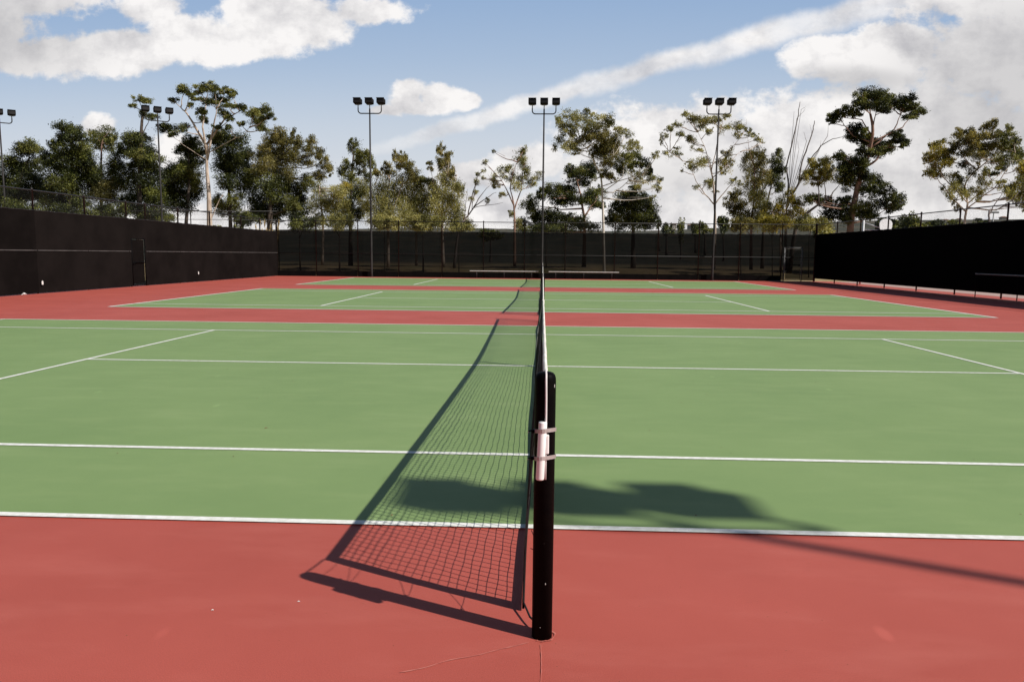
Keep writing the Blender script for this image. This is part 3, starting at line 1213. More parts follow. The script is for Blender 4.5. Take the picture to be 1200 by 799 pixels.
def tree(name, label, Y, trunk, groups, bark='bark_dark', trunk_r=0.2, extra_limbs=(), cat='tree', group='trees behind the fences', limbs=True, twigs=3, thick=1.0, **kw):
    """trunk: photo points from the foot up; groups: list of (material, [(x, y, rx, ry)...], {options})"""
    s = px_size(Y)
    tp = [at(x, y, Y) for x, y in trunk]
    gx, gy = tp[0][0], tp[0][1]
    gz = float(ground_z(gx, gy))
    foot = np.array([gx, gy, gz])
    pts = [foot-np.array([0, 0, 0.1])]+[p_ for p_ in tp if p_[2] > gz+0.15]
    # give the trunk some sway in depth
    for i in range(1, len(pts)):
        pts[i] = pts[i]+np.array([0, rng.normal()*0.12*i, 0])
    root = thing(name, foot, label, cat, group)
    mb = MB()
    n = len(pts)
    rad = [trunk_r*(1-0.72*i/max(1, n-1)) for i in range(n)]
    rad[0] *= 1.25
    # resample trunk smoothly
    P_, R_ = [], []
    for i in range(n-1):
        for t in np.linspace(0, 1, 5)[:-1]:
            a = pts[max(i-1, 0)]
            b, c = pts[i], pts[i+1]
            d = pts[min(i+2, n-1)]
            q = 0.5*((2*b)+(-a+c)*t+(2*a-5*b+4*c-d)*t*t+(-a+3*b-3*c+d)*t**3)
            P_.append(q)
            R_.append(rad[i]*(1-t)+rad[i+1]*t)
    P_.append(pts[-1])
    R_.append(rad[-1])
    mb.tube([p_-foot for p_ in P_], R_, 9)
    Parr = np.array(P_)
    allpts = list(Parr)
    for lim in extra_limbs:
        pr0 = lim[0]
        q = [at(x, y, Y)+np.array([0, rng.normal()*0.25, 0]) for x, y in lim[1:]]
        k = np.argmin(np.linalg.norm(Parr-q[0], axis=1))
        q[0] = Parr[k]
        QQ = []
        for i in range(len(q)-1):
            for t in np.linspace(0, 1, 4)[:-1]:
                QQ.append(q[i]*(1-t)+q[i+1]*t+rng.normal(size=3)*0.02)
        QQ.append(q[-1])
        mb.tube([p_-foot for p_ in QQ], list(np.linspace(pr0, pr0*0.3, len(QQ))), 6)
        allpts += QQ
    allarr = np.array(allpts)
    meshes = []
    for gi, (mt, bl, op) in enumerate(groups):
        blobs = []
        for b in bl:
            x, y, rx, ry = b[:4]
            depth = rng.normal()*min(1.3, 1.0*s*16)*op.get('spread', 0.8)
            c = at(x, y, Y+depth)
            rxx, rz_ = rx*s, ry*s
            gr = op.get('grow', 1.0)
            blobs.append((c, (rxx*gr*1.15, (rxx+rz_)/2*1.2, rz_*gr*1.12)))
            if limbs:
                # limb from the nearest lower wood
                dd = np.linalg.norm(allarr-c, axis=1)+np.where(allarr[:, 2] > c[2]-0.3*rz_, 3.0, 0)
                k = int(np.argmin(dd))
                r0 = min(0.075, 0.025+0.012*dd[k])*thick
                mb.tube([p_-foot for p_ in bez(allarr[k], c, 0.10, 6)], list(np.linspace(r0, 0.012, 6)), 5)
                for _ in range(twigs):
                    e = c+rng.normal(size=3)*np.array([rxx, rxx, rz_])*0.55
                    mb.tube([p_-foot for p_ in bez(c if rng.random() < 0.6 else (c+allarr[k])/2, e, 0.05, 4)], [0.016*thick, 0.012*thick, 0.010, 0.006], 4)
        o, nq = leaves_mesh('crown' if cat != 'bush' else 'foliage', blobs, M[mt], root, foot, **op.get('leaf', {}))
        LEAFCOUNT[0] += nq
    mb.build('trunk' if cat != 'bush' else 'stem', M[bark], root)
    return root


DENSE = dict(grow=1.15, leaf=dict(leaf=(0.135, 0.055), dens=1.20, droop=0.3, clump=0.38))
MED = dict(grow=1.22, leaf=dict(leaf=(0.13, 0.045), dens=0.92, droop=0.6, clump=0.42))
SPARSE = dict(grow=1.25, leaf=dict(leaf=(0.12, 0.042), dens=0.62, droop=0.7, clump=0.50))
UMB = dict(grow=1.0, leaf=dict(leaf=(0.125, 0.045), dens=1.35, droop=0.2, clump=0.40, flat=0.3), spread=0.7)
UMBD = dict(grow=1.12, leaf=dict(leaf=(0.125, 0.05), dens=1.7, droop=0.2, clump=0.36, flat=0.15), spread=0.7)
WISP = dict(grow=1.25, leaf=dict(leaf=(0.15, 0.04), dens=0.62, droop=1.1, clump=0.52))

# left group -----------------------------------------------------------
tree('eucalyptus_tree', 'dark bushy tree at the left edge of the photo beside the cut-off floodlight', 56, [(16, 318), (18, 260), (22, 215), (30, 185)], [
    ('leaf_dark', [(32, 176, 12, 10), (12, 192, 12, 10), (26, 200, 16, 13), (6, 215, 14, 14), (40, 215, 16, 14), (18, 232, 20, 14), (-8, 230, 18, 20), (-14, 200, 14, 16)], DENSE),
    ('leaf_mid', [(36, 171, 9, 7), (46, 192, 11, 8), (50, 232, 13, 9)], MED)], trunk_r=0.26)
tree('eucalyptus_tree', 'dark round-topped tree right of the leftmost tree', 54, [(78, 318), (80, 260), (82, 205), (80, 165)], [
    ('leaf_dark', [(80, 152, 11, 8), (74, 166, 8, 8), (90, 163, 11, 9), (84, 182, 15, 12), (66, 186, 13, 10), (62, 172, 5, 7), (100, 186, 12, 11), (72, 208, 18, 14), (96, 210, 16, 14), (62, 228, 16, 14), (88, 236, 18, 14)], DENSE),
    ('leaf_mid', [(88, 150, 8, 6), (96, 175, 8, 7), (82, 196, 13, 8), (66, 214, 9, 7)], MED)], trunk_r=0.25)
tree('eucalyptus_tree', 'tree with sky showing through its thin middle, left of the left floodlight', 57, [(122, 318), (121, 250), (120, 205), (122, 168)], [
    ('leaf_mid', [(122, 157, 12, 8), (112, 161, 7, 6), (118, 169, 9, 6), (128, 168, 6, 7), (137, 168, 5, 8)], MED),
    ('leaf_dark', [(138, 186, 7, 10), (134, 200, 8, 10), (106, 200, 11, 10), (118, 214, 13, 10), (140, 215, 8, 9), (128, 232, 10, 9)], MED),
    ('leaf_brown', [(122, 224, 12, 9), (130, 216, 9, 9), (112, 218, 10, 8)], MED)], bark='bark_pink', trunk_r=0.17)
tree('eucalyptus_tree', 'dark tree just left of the left floodlight pole with a thin high tuft', 55, [(163, 318), (163, 255), (164, 200), (165, 150), (164, 128)], [
    ('leaf_dark', [(160, 166, 12, 9), (150, 176, 10, 9), (173, 178, 11, 9), (164, 190, 14, 11), (180, 190, 10, 9), (155, 206, 13, 12), (178, 208, 13, 13), (166, 225, 16, 14), (184, 232, 11, 12), (152, 240, 12, 10), (172, 250, 16, 10)], DENSE),
    ('leaf_mid', [(154, 163, 8, 6), (168, 162, 8, 5), (160, 182, 9, 6)], MED),
    ('leaf_mid', [(163, 117, 7, 4.5), (156, 124, 5, 4), (173, 119, 6, 4), (169, 134, 7, 5), (178, 137, 6, 4)], UMB)],
    extra_limbs=[(0.05, (164, 160), (170, 148), (176, 138))], trunk_r=0.24)
tree('eucalyptus_tree', 'tallest left tree, pale forked trunk under a high umbrella of round tufts', 55, [(247, 318), (246, 262), (244, 225), (241, 195), (241, 168)], [
    ('leaf_mid', [(216, 105, 9, 6), (222, 111, 6, 4), (235, 105, 8, 6), (244, 101, 9, 6), (251, 106, 6, 5), (264, 107, 8, 5), (272, 111, 6, 5), (203, 117, 5, 4), (233, 116, 10, 4), (245, 120, 8, 5), (257, 118, 11, 6), (267, 124, 6, 4),
                  (276, 124, 5, 4), (284, 126, 6, 6), (236, 132, 7, 6), (240, 142, 6, 5), (262, 133, 8, 6), (270, 139, 6, 5), (224, 124, 4, 3), (282, 145, 4, 5)], UMB),
    ('leaf_mid', [(297, 133, 8, 7), (308, 130, 9, 6), (314, 138, 8, 6), (304, 143, 9, 7), (309, 152, 6, 4)], UMB),
    ('leaf_dark', [(255, 149, 6, 5), (268, 149, 5, 3.5), (196, 151, 9, 7), (189, 149, 5, 5), (201, 157, 6, 4)], UMB),
    ('leaf_mid', [(208, 149, 6, 4), (217, 148, 5, 4), (215, 153, 5, 3)], SPARSE),
    ], bark='bark_pale', trunk_r=0.25, limbs=True, twigs=2, thick=1.15,
    extra_limbs=[(0.12, (241, 172), (231, 150), (222, 135), (214, 127)), (0.10, (241, 176), (240, 150), (240, 120)), (0.10, (243, 185), (249, 150), (256, 128)), (0.09, (250, 150), (262, 140), (280, 130)),
                 (0.035, (246, 180), (272, 165), (285, 158), (297, 145)), (0.03, (244, 185), (215, 170), (200, 158)), (0.06, (246, 262), (254, 240), (262, 228))])
tree('eucalyptus_tree', 'dark dense tree filling the gap below the umbrella tree on its left', 58, [(216, 318), (218, 270), (222, 220), (222, 180)], [
    ('leaf_dark', [(222, 166, 10, 7), (215, 175, 10, 9), (230, 180, 12, 10), (222, 192, 12, 9), (205, 203, 12, 9), (218, 208, 13, 10), (200, 218, 13, 12), (222, 226, 14, 13), (208, 238, 12, 10), (198, 232, 10, 10)], DENSE),
    ('leaf_mid', [(208, 198, 11, 7), (221, 200, 9, 6), (229, 212, 9, 9)], MED)], trunk_r=0.2)
tree('eucalyptus_tree', 'dark dense tree right of the pale trunk under the umbrella crown', 58, [(272, 318), (270, 260), (268, 215), (266, 170)], [
    ('leaf_dark', [(262, 160, 12, 7), (276, 166, 11, 9), (256, 172, 9, 9), (270, 180, 14, 11), (288, 184, 8, 9), (262, 194, 11, 10), (280, 200, 14, 12), (290, 216, 10, 11), (268, 214, 11, 9)], DENSE),
    ('leaf_mid', [(252, 160, 8, 5), (268, 192, 10, 7), (284, 188, 8, 7), (258, 236, 9, 8), (268, 246, 10, 9), (276, 232, 8, 8)], MED)], trunk_r=0.2)
tree('eucalyptus_tree', 'broad bronze-green tree with pointed tips behind the corner of the fences', 57, [(316, 318), (316, 262), (318, 220), (326, 180)], [
    ('leaf_brown', [(324, 160, 9, 8), (333, 166, 11, 10), (318, 173, 9, 10), (306, 182, 9, 8), (330, 184, 13, 11), (312, 198, 13, 11), (345, 160, 4, 6), (348, 170, 6, 8), (343, 183, 9, 9), (333, 205, 11, 9)], MED),
    ('leaf_brown', [(366, 166, 6, 5), (362, 176, 8, 6), (374, 180, 7, 6), (358, 188, 8, 6), (380, 192, 7, 8), (386, 200, 5, 5), (376, 206, 8, 6)], MED),
    ('leaf_dark', [(300, 204, 10, 10), (318, 220, 16, 12), (308, 236, 16, 13), (328, 240, 12, 12), (338, 222, 11, 11), (350, 230, 11, 12), (318, 254, 16, 8), (352, 250, 12, 9), (300, 252, 10, 9)], DENSE),
    ('leaf_mid', [(356, 214, 9, 8), (345, 240, 8, 8)], MED)], trunk_r=0.28, bark='bark_dark')
tree('eucalyptus_tree', 'thin olive tree right of the bronze-green one with pale stems', 56, [(378, 318), (378, 262), (376, 235), (374, 218)], [
    ('leaf_olive', [(374, 220, 8, 8), (384, 232, 9, 9), (372, 240, 9, 10), (388, 250, 9, 9), (398, 224, 9, 7), (405, 216, 7, 6), (396, 240, 10, 9), (376, 258, 10, 8)], SPARSE),
    ('leaf_yellow', [(403, 219, 6, 5), (396, 228, 7, 5)], SPARSE)], trunk_r=0.1, bark='bark_pale')
tree('eucalyptus_tree', 'dark pointed tree standing just left of the left-centre floodlight pole', 58, [(411, 318), (411, 262), (413, 225), (415, 190)], [
    ('leaf_mid', [(413, 168, 4, 5), (416, 176, 6, 7), (424, 181, 7, 7), (421, 192, 8, 7), (432, 184, 4, 8), (436, 196, 5, 8), (406, 193, 5, 6), (403, 202, 6, 6), (411, 206, 6, 6), (428, 205, 7, 6)], MED),
    ('leaf_dark', [(412, 225, 9, 8), (408, 240, 8, 9), (414, 252, 9, 8), (425, 228, 7, 7)], MED),
    ('leaf_olive', [(424, 218, 9, 8), (430, 236, 9, 9), (424, 250, 9, 8), (398, 252, 7, 8)], SPARSE)], trunk_r=0.17)
# centre-left olive group
OL = dict(grow=1.35, leaf=dict(leaf=(0.14, 0.040), dens=0.66, droop=1.0, clump=0.58))
tree('willow_tree', 'olive feathery tree right of the left-centre floodlight pole', 55, [(455, 318), (455, 262), (452, 235), (456, 210)], [
    ('leaf_brown', [(452, 197, 7, 5), (445, 202, 5, 4), (457, 203, 6, 5), (466, 183, 5, 6), (473, 184, 4, 6), (470, 191, 8, 6), (477, 197, 7, 6), (483, 205, 6, 8)], MED),
    ('leaf_olive', [(450, 215, 9, 8), (445, 230, 10, 9), (460, 228, 10, 9), (452, 245, 12, 9), (445, 258, 10, 8), (465, 255, 11, 9), (468, 240, 9, 9), (470, 215, 8, 7)], OL)], trunk_r=0.11, bark='bark_pale',
    extra_limbs=[(0.05, (455, 262), (445, 235), (440, 215)), (0.05, (455, 262), (470, 225), (476, 200)), (0.04, (455, 255), (462, 230), (466, 195))])
tree('willow_tree', 'middle olive feathery tree with many thin pale stems behind the rear fence', 57, [(488, 318), (488, 264), (487, 240), (488, 210)], [
    ('leaf_olive', [(486, 218, 9, 8), (480, 232, 10, 9), (494, 236, 10, 9), (486, 250, 12, 9), (478, 260, 9, 7), (500, 252, 10, 9), (503, 228, 8, 7)], OL),
    ('leaf_mid', [(499, 213, 8, 4), (507, 215, 6, 5), (491, 212, 6, 5), (487, 207, 5, 5)], MED)], trunk_r=0.10, bark='bark_pale',
    extra_limbs=[(0.05, (488, 264), (478, 240), (470, 222)), (0.05, (488, 264), (499, 238), (506, 220)), (0.04, (488, 262), (484, 235), (480, 212))])
tree('willow_tree', 'pointed olive tree at the right end of the feathery group', 55, [(520, 318), (518, 264), (520, 235), (524, 205)], [
    ('leaf_brown', [(516, 176, 4, 6), (521, 182, 6, 6), (516, 191, 6, 6), (525, 191, 6, 6), (527, 200, 6, 5), (503, 192, 3, 3), (504, 197, 3, 3), (531, 205, 4, 6)], MED),
    ('leaf_olive', [(519, 212, 8, 7), (533, 218, 6, 7), (538, 224, 5, 7), (525, 228, 10, 9), (514, 240, 10, 9), (532, 242, 9, 9), (520, 255, 11, 8), (538, 256, 8, 7), (510, 225, 7, 7), (546, 264, 7, 5)], OL)], trunk_r=0.11, bark='bark_pale',
    extra_limbs=[(0.05, (518, 264), (512, 235), (505, 200)), (0.05, (518, 262), (530, 225), (535, 205)), (0.04, (518, 262), (526, 235), (526, 190))])
tree('leaning_tree', 'thin nearly bare tree leaning right behind the rear fence, left of centre', 54, [(532, 318), (538, 270), (550, 250), (558, 240)], [
    ('leaf_olive', [(560, 205, 3, 3), (558, 213, 3, 4), (557, 225, 2.5, 3), (567, 200, 2.5, 2), (571, 235, 3, 2.5), (552, 232, 2.5, 3)], SPARSE)], trunk_r=0.10, bark='bark_grey',
    extra_limbs=[(0.05, (548, 252), (552, 232), (558, 210), (562, 203)), (0.04, (556, 242), (564, 228), (574, 218)), (0.04, (558, 240), (570, 232), (582, 226)), (0.03, (552, 248), (556, 225), (561, 200)),
                 (0.03, (545, 258), (546, 240), (548, 222)), (0.03, (557, 240), (575, 240), (590, 238))])
tree('eucalyptus_tree', 'small light green tree with thin pink trunk left of the central floodlight pole', 60, [(603, 318), (603, 268), (602, 240), (598, 222)], [
    ('leaf_olive', [(612, 179, 5, 4), (607, 186, 5, 4), (615, 190, 6, 5), (618, 200, 6, 5), (596, 196, 5, 4), (591, 203, 5, 5), (598, 208, 6, 5), (577, 211, 5, 5), (581, 216, 5, 4), (613, 212, 7, 6), (605, 217, 5, 5), (629, 207, 5, 4), (623, 216, 4, 4),
                    (588, 228, 4, 3), (568, 190, 3, 2.5), (578, 177, 1.8, 1.8), (566, 208, 2.5, 2), (614, 175, 3, 4)], SPARSE),
    ('leaf_olive', [(600, 251, 3.5, 5), (608, 262, 4, 6)], SPARSE)], trunk_r=0.12, bark='bark_pink', twigs=4,
    extra_limbs=[(0.06, (602, 240), (594, 222), (585, 208)), (0.06, (602, 244), (610, 222), (613, 200)), (0.05, (598, 222), (600, 205), (606, 190))])
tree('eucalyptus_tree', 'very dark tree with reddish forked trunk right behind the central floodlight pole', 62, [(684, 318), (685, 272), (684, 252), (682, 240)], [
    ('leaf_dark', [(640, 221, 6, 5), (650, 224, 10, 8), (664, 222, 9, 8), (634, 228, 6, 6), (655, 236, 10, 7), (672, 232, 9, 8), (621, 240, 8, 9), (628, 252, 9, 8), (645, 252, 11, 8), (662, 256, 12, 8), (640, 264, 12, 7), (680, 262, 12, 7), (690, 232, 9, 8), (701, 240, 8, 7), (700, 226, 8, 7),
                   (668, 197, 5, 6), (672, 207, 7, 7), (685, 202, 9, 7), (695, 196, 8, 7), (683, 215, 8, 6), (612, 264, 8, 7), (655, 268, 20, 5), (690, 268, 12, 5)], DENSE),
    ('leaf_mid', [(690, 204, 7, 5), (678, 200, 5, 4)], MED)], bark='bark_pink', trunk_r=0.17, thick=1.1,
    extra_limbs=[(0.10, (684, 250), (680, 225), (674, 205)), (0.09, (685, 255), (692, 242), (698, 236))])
tree('eucalyptus_tree', 'tall leaning tree with long slender white trunk right of the central floodlight pole', 52, [(708, 313), (707, 262), (706, 232), (704, 208), (700, 193), (695, 182)], [
    ('leaf_olive', [(654, 140, 5, 4), (664, 135, 6, 4), (674, 138, 7, 5), (686, 132, 6, 4), (692, 138, 7, 5), (660, 148, 8, 6), (672, 152, 9, 7), (688, 147, 8, 6), (700, 150, 8, 6), (708, 140, 7, 5), (714, 146, 7, 5), (726, 153, 6, 4), (734, 157, 6, 4),
                    (656, 162, 6, 5), (664, 172, 7, 6), (676, 165, 8, 6), (650, 172, 3, 4), (675, 178, 7, 4), (740, 166, 6, 4), (736, 174, 5, 4), (745, 172, 4, 3)], SPARSE),
    ('leaf_brown', [(692, 160, 10, 8), (706, 162, 10, 8), (718, 166, 9, 7), (714, 178, 10, 8), (702, 178, 10, 7), (722, 174, 6, 6), (712, 190, 8, 7), (716, 208, 6, 5), (708, 202, 6, 5), (704, 172, 8, 6)], MED),
    ('leaf_mid', [(730, 188, 9, 7), (741, 184, 8, 6), (726, 198, 7, 6), (739, 196, 6, 5)], MED),
    ('leaf_dark', [(750, 190, 7, 5), (757, 194, 6, 5), (762, 200, 4, 4)], DENSE),
    ('leaf_olive', [(745, 207, 7, 5), (755, 204, 6, 4), (764, 209, 5, 4), (772, 212, 4, 4), (770, 220, 4, 4), (764, 231, 3, 2.5), (765, 184, 3, 2.5), (770, 182, 3, 3), (750, 214, 6, 4)], SPARSE)],
    bark='bark_white', trunk_r=0.115, thick=0.9, twigs=2,
    extra_limbs=[(0.05, (706, 228), (718, 226), (730, 218), (742, 208)), (0.04, (730, 218), (740, 208), (752, 206)), (0.05, (700, 193), (690, 178), (680, 168)), (0.04, (703, 205), (692, 212), (692, 222)), (0.04, (698, 190), (708, 188), (716, 186)),
                 (0.035, (726, 220), (730, 208), (731, 196))])
tree('round_tree', 'round very dark bushy tree just right of the tall white trunk', 60, [(742, 318), (742, 270), (742, 245)], [
    ('leaf_dark', [(742, 226, 9, 6), (732, 234, 10, 8), (750, 234, 10, 8), (724, 246, 9, 9), (740, 248, 13, 11), (757, 246, 10, 10), (730, 260, 14, 9), (754, 260, 14, 9), (763, 256, 7, 9), (716, 258, 6, 7)], DENSE),
    ('leaf_mid', [(745, 221, 6, 4), (758, 238, 5, 5), (763, 258, 4, 5)], MED)], trunk_r=0.2)
# right group -----------------------------------------------------------
tree('eucalyptus_tree', 'sparse umbrella-shaped tree with pale trunk behind the right-centre floodlight pole', 56, [(836, 313), (838, 262), (837, 240), (836, 215), (834, 190)], [
    ('leaf_olive', [(802, 134, 4, 3), (810, 139, 5, 3.5), (820, 142, 6, 4), (832, 139, 6, 3.5), (842, 141, 6, 4), (848, 137, 5, 3), (786, 153, 5, 4), (778, 160, 3.5, 4), (775, 166, 2.5, 2.5), (792, 146, 4.5, 3.5), (798, 158, 5, 3.5), (806, 163, 5, 4), (812, 168, 4, 4),
                    (830, 152, 5, 3.5), (822, 148, 4, 3), (848, 150, 6, 4), (862, 148, 6, 3.5), (872, 152, 6, 4), (866, 158, 5, 3), (882, 158, 5, 3), (888, 163, 4, 3), (893, 167, 2.5, 2), (787, 179, 6, 3), (795, 182, 4, 2), (818, 176, 5, 2.5), (792, 174, 3, 2),
                    (808, 192, 4, 4), (820, 192, 6, 5), (814, 196, 4, 4), (826, 188, 4, 3), (828, 212, 5, 4), (834, 216, 3.5, 4), (816, 219, 3.5, 2), (838, 224, 3, 2), (860, 211, 5, 3), (866, 215, 3, 3), (799, 200, 1.8, 1.5)], SPARSE),
    ('leaf_yellow', [(852, 180, 5, 6), (846, 188, 5, 5), (856, 192, 5, 6), (846, 200, 4, 4)], SPARSE),
    ('leaf_brown', [(812, 140, 6, 3), (826, 143, 5, 3), (836, 143, 5, 2.5)], SPARSE)], bark='bark_pale', trunk_r=0.13, twigs=4, thick=0.8,
    extra_limbs=[(0.05, (837, 242), (826, 228), (816, 212), (812, 200)), (0.04, (812, 200), (800, 188), (785, 178)), (0.05, (836, 240), (850, 224), (858, 214)), (0.04, (835, 215), (828, 180), (818, 155)), (0.04, (835, 200), (840, 170), (845, 150)),
                 (0.04, (836, 205), (854, 190), (868, 178)), (0.03, (834, 190), (860, 170), (870, 158))])
tree('eucalyptus_tree', 'bronze columnar tree with hanging foliage right of the right-centre floodlight pole', 58, [(880, 318), (881, 262), (884, 235), (884, 200)], [
    ('leaf_brown', [(879, 181, 6, 6), (888, 179, 7, 6), (878, 192, 6, 7), (893, 188, 7, 7), (886, 198, 8, 8), (895, 202, 6, 8), (880, 210, 7, 7), (892, 214, 7, 7)], WISP),
    ('leaf_olive', [(884, 222, 7, 7), (890, 230, 8, 8), (880, 235, 7, 8), (886, 245, 9, 8), (895, 245, 7, 8), (890, 258, 10, 8)], WISP),
    ('leaf_brown', [(862, 228, 7, 6), (855, 237, 7, 6), (866, 240, 7, 6), (860, 248, 8, 6), (872, 252, 8, 8), (870, 264, 10, 6)], MED)], bark='bark_pink', trunk_r=0.12, twigs=4,
    extra_limbs=[(0.05, (881, 262), (870, 250), (862, 238)), (0.04, (883, 250), (892, 225), (896, 205)), (0.02, (883, 200), (878, 170), (874, 140))])
tree('eucalyptus_tree', 'narrow dark green tree left of the bare branches', 61, [(893, 318), (895, 262), (899, 235), (905, 212)], [
    ('leaf_dark', [(912, 180, 5, 5), (910, 189, 6, 6), (915, 198, 5, 6), (907, 202, 7, 7), (904, 211, 6, 6), (912, 213, 6, 6), (911, 222, 5, 4), (900, 206, 5, 6)], MED)], trunk_r=0.14)
tree('dead_tree', 'bare dead tree with tall forked grey branches left of the dark cloud-shaped tree', 57, [(921, 318), (921, 265), (922, 240)], [], bark='bark_grey', trunk_r=0.15,
     group='bare trees behind the rear fence', extra_limbs=[
         (0.075, (921, 246), (922, 225), (925, 195), (929, 160), (934, 135), (937, 120)), (0.025, (931, 150), (936, 138), (943, 128)), (0.02, (930, 158), (932, 140), (932, 130)), (0.02, (934, 135), (940, 128), (944, 125)),
         (0.09, (922, 246), (927, 230), (935, 215), (940, 190), (946, 172), (952, 152), (954, 142)), (0.025, (943, 180), (947, 165), (942, 155)), (0.02, (946, 172), (950, 158), (948, 146)), (0.02, (941, 185), (937, 175), (936, 165)),
         (0.06, (930, 226), (940, 205), (952, 186), (964, 170), (976, 163), (990, 160)), (0.03, (962, 174), (968, 160), (971, 146)), (0.02, (952, 186), (958, 178), (961, 165)), (0.04, (918, 244), (917, 225), (919, 205))])
tree('yellow_tree', 'low yellow-green tree at the foot of the bare branches', 55, [(915, 318), (915, 275), (916, 258)], [
    ('leaf_yellow', [(905, 250, 7, 6), (915, 244, 7, 6), (922, 254, 8, 6), (908, 262, 10, 6), (928, 262, 10, 6), (930, 236, 6, 5), (926, 228, 5, 5), (938, 250, 7, 6)], WISP),
    ('leaf_olive', [(898, 240, 6, 6), (895, 258, 8, 7), (936, 240, 7, 6), (942, 262, 9, 6), (918, 236, 6, 5)], WISP)], bark='bark_pale', trunk_r=0.08, twigs=4)
tree('leaning_tree', 'dark leaning branch with yellow-green leaves left of the big cloud-shaped tree', 53, [(925, 318), (932, 268), (944, 252), (958, 240), (972, 230)], [
    ('leaf_yellow', [(950, 203, 7, 6), (944, 208, 5, 5), (956, 196, 6, 6), (962, 208, 6, 6), (958, 213, 6, 4), (952, 190, 4, 4), (966, 198, 6, 6)], MED),
    ('leaf_brown', [(964, 189, 6, 5), (971, 195, 6, 7), (970, 206, 6, 6)], MED)], bark='bark_dark', trunk_r=0.16,
    extra_limbs=[(0.06, (960, 238), (958, 225), (957, 212)), (0.05, (972, 230), (980, 222), (984, 215)), (0.04, (962, 236), (968, 215), (970, 200))])
tree('eucalyptus_tree', 'big dark eucalyptus with separate cloud-shaped clumps and reddish leaning trunk', 54, [(994, 318), (998, 262), (1004, 232), (1011, 200), (1017, 180), (1019, 155), (1017, 135)], [
    ('leaf_dark', [(1008, 118, 9, 7), (1020, 110, 11, 7), (1033, 112, 9, 7), (1027, 122, 11, 7), (1041, 121, 8, 8), (1013, 125, 8, 5), (1037, 128, 8, 5),
                   (990, 131, 9, 5.5), (979, 138, 8, 6), (974, 143, 4, 4), (1001, 133, 6, 5),
                   (1056, 121, 8, 6), (1064, 117, 7, 6), (1068, 127, 7, 6), (1076, 134, 7, 6), (1066, 137, 6, 4), (1058, 128, 6, 4),
                   (1002, 150, 8, 6), (1001, 160, 8, 6), (1012, 157, 7, 6), (1018, 162, 5, 4),
                   (1050, 158, 7, 5), (1058, 164, 7, 5), (1046, 166, 6, 4), (1058, 170, 5, 3.5)], UMBD),
    ('leaf_dark', [(1014, 168, 8, 5), (1026, 168, 10, 6), (1037, 174, 8, 7), (1028, 180, 11, 6), (1012, 177, 8, 5)], UMBD),
    ('leaf_dark', [(984, 184, 7, 6), (995, 190, 11, 9), (1008, 190, 8, 8), (988, 202, 10, 9), (1002, 205, 10, 9), (993, 216, 9, 7), (1010, 200, 6, 7)], DENSE),
    ('leaf_dark', [(1018, 208, 8, 6), (1028, 215, 8, 7), (1014, 220, 9, 7), (1027, 224, 8, 6), (1040, 226, 7, 5), (1050, 232, 8, 6), (1056, 240, 5, 5), (1046, 243, 8, 6), (1036, 238, 7, 6), (1014, 240, 10, 8), (1020, 252, 9, 7), (1006, 250, 8, 8)], DENSE),
    ('leaf_dark', [(952, 231, 8, 5), (948, 235, 5, 4), (970, 240, 9, 7), (984, 246, 9, 8), (972, 252, 9, 6), (992, 236, 8, 7), (960, 236, 6, 5), (990, 256, 8, 6)], DENSE)],
    bark='bark_pink', trunk_r=0.27, thick=1.0, twigs=2,
    extra_limbs=[(0.10, (1012, 198), (1024, 188), (1036, 176), (1046, 166)), (0.07, (1036, 176), (1048, 152), (1054, 135)), (0.06, (1040, 170), (1056, 150), (1066, 138)), (0.07, (1019, 160), (1024, 145), (1028, 130)), (0.06, (1018, 158), (1010, 140), (990, 138)),
                 (0.07, (1000, 258), (1022, 256), (1036, 246)), (0.06, (1010, 165), (1000, 160), (990, 150), (984, 142))])
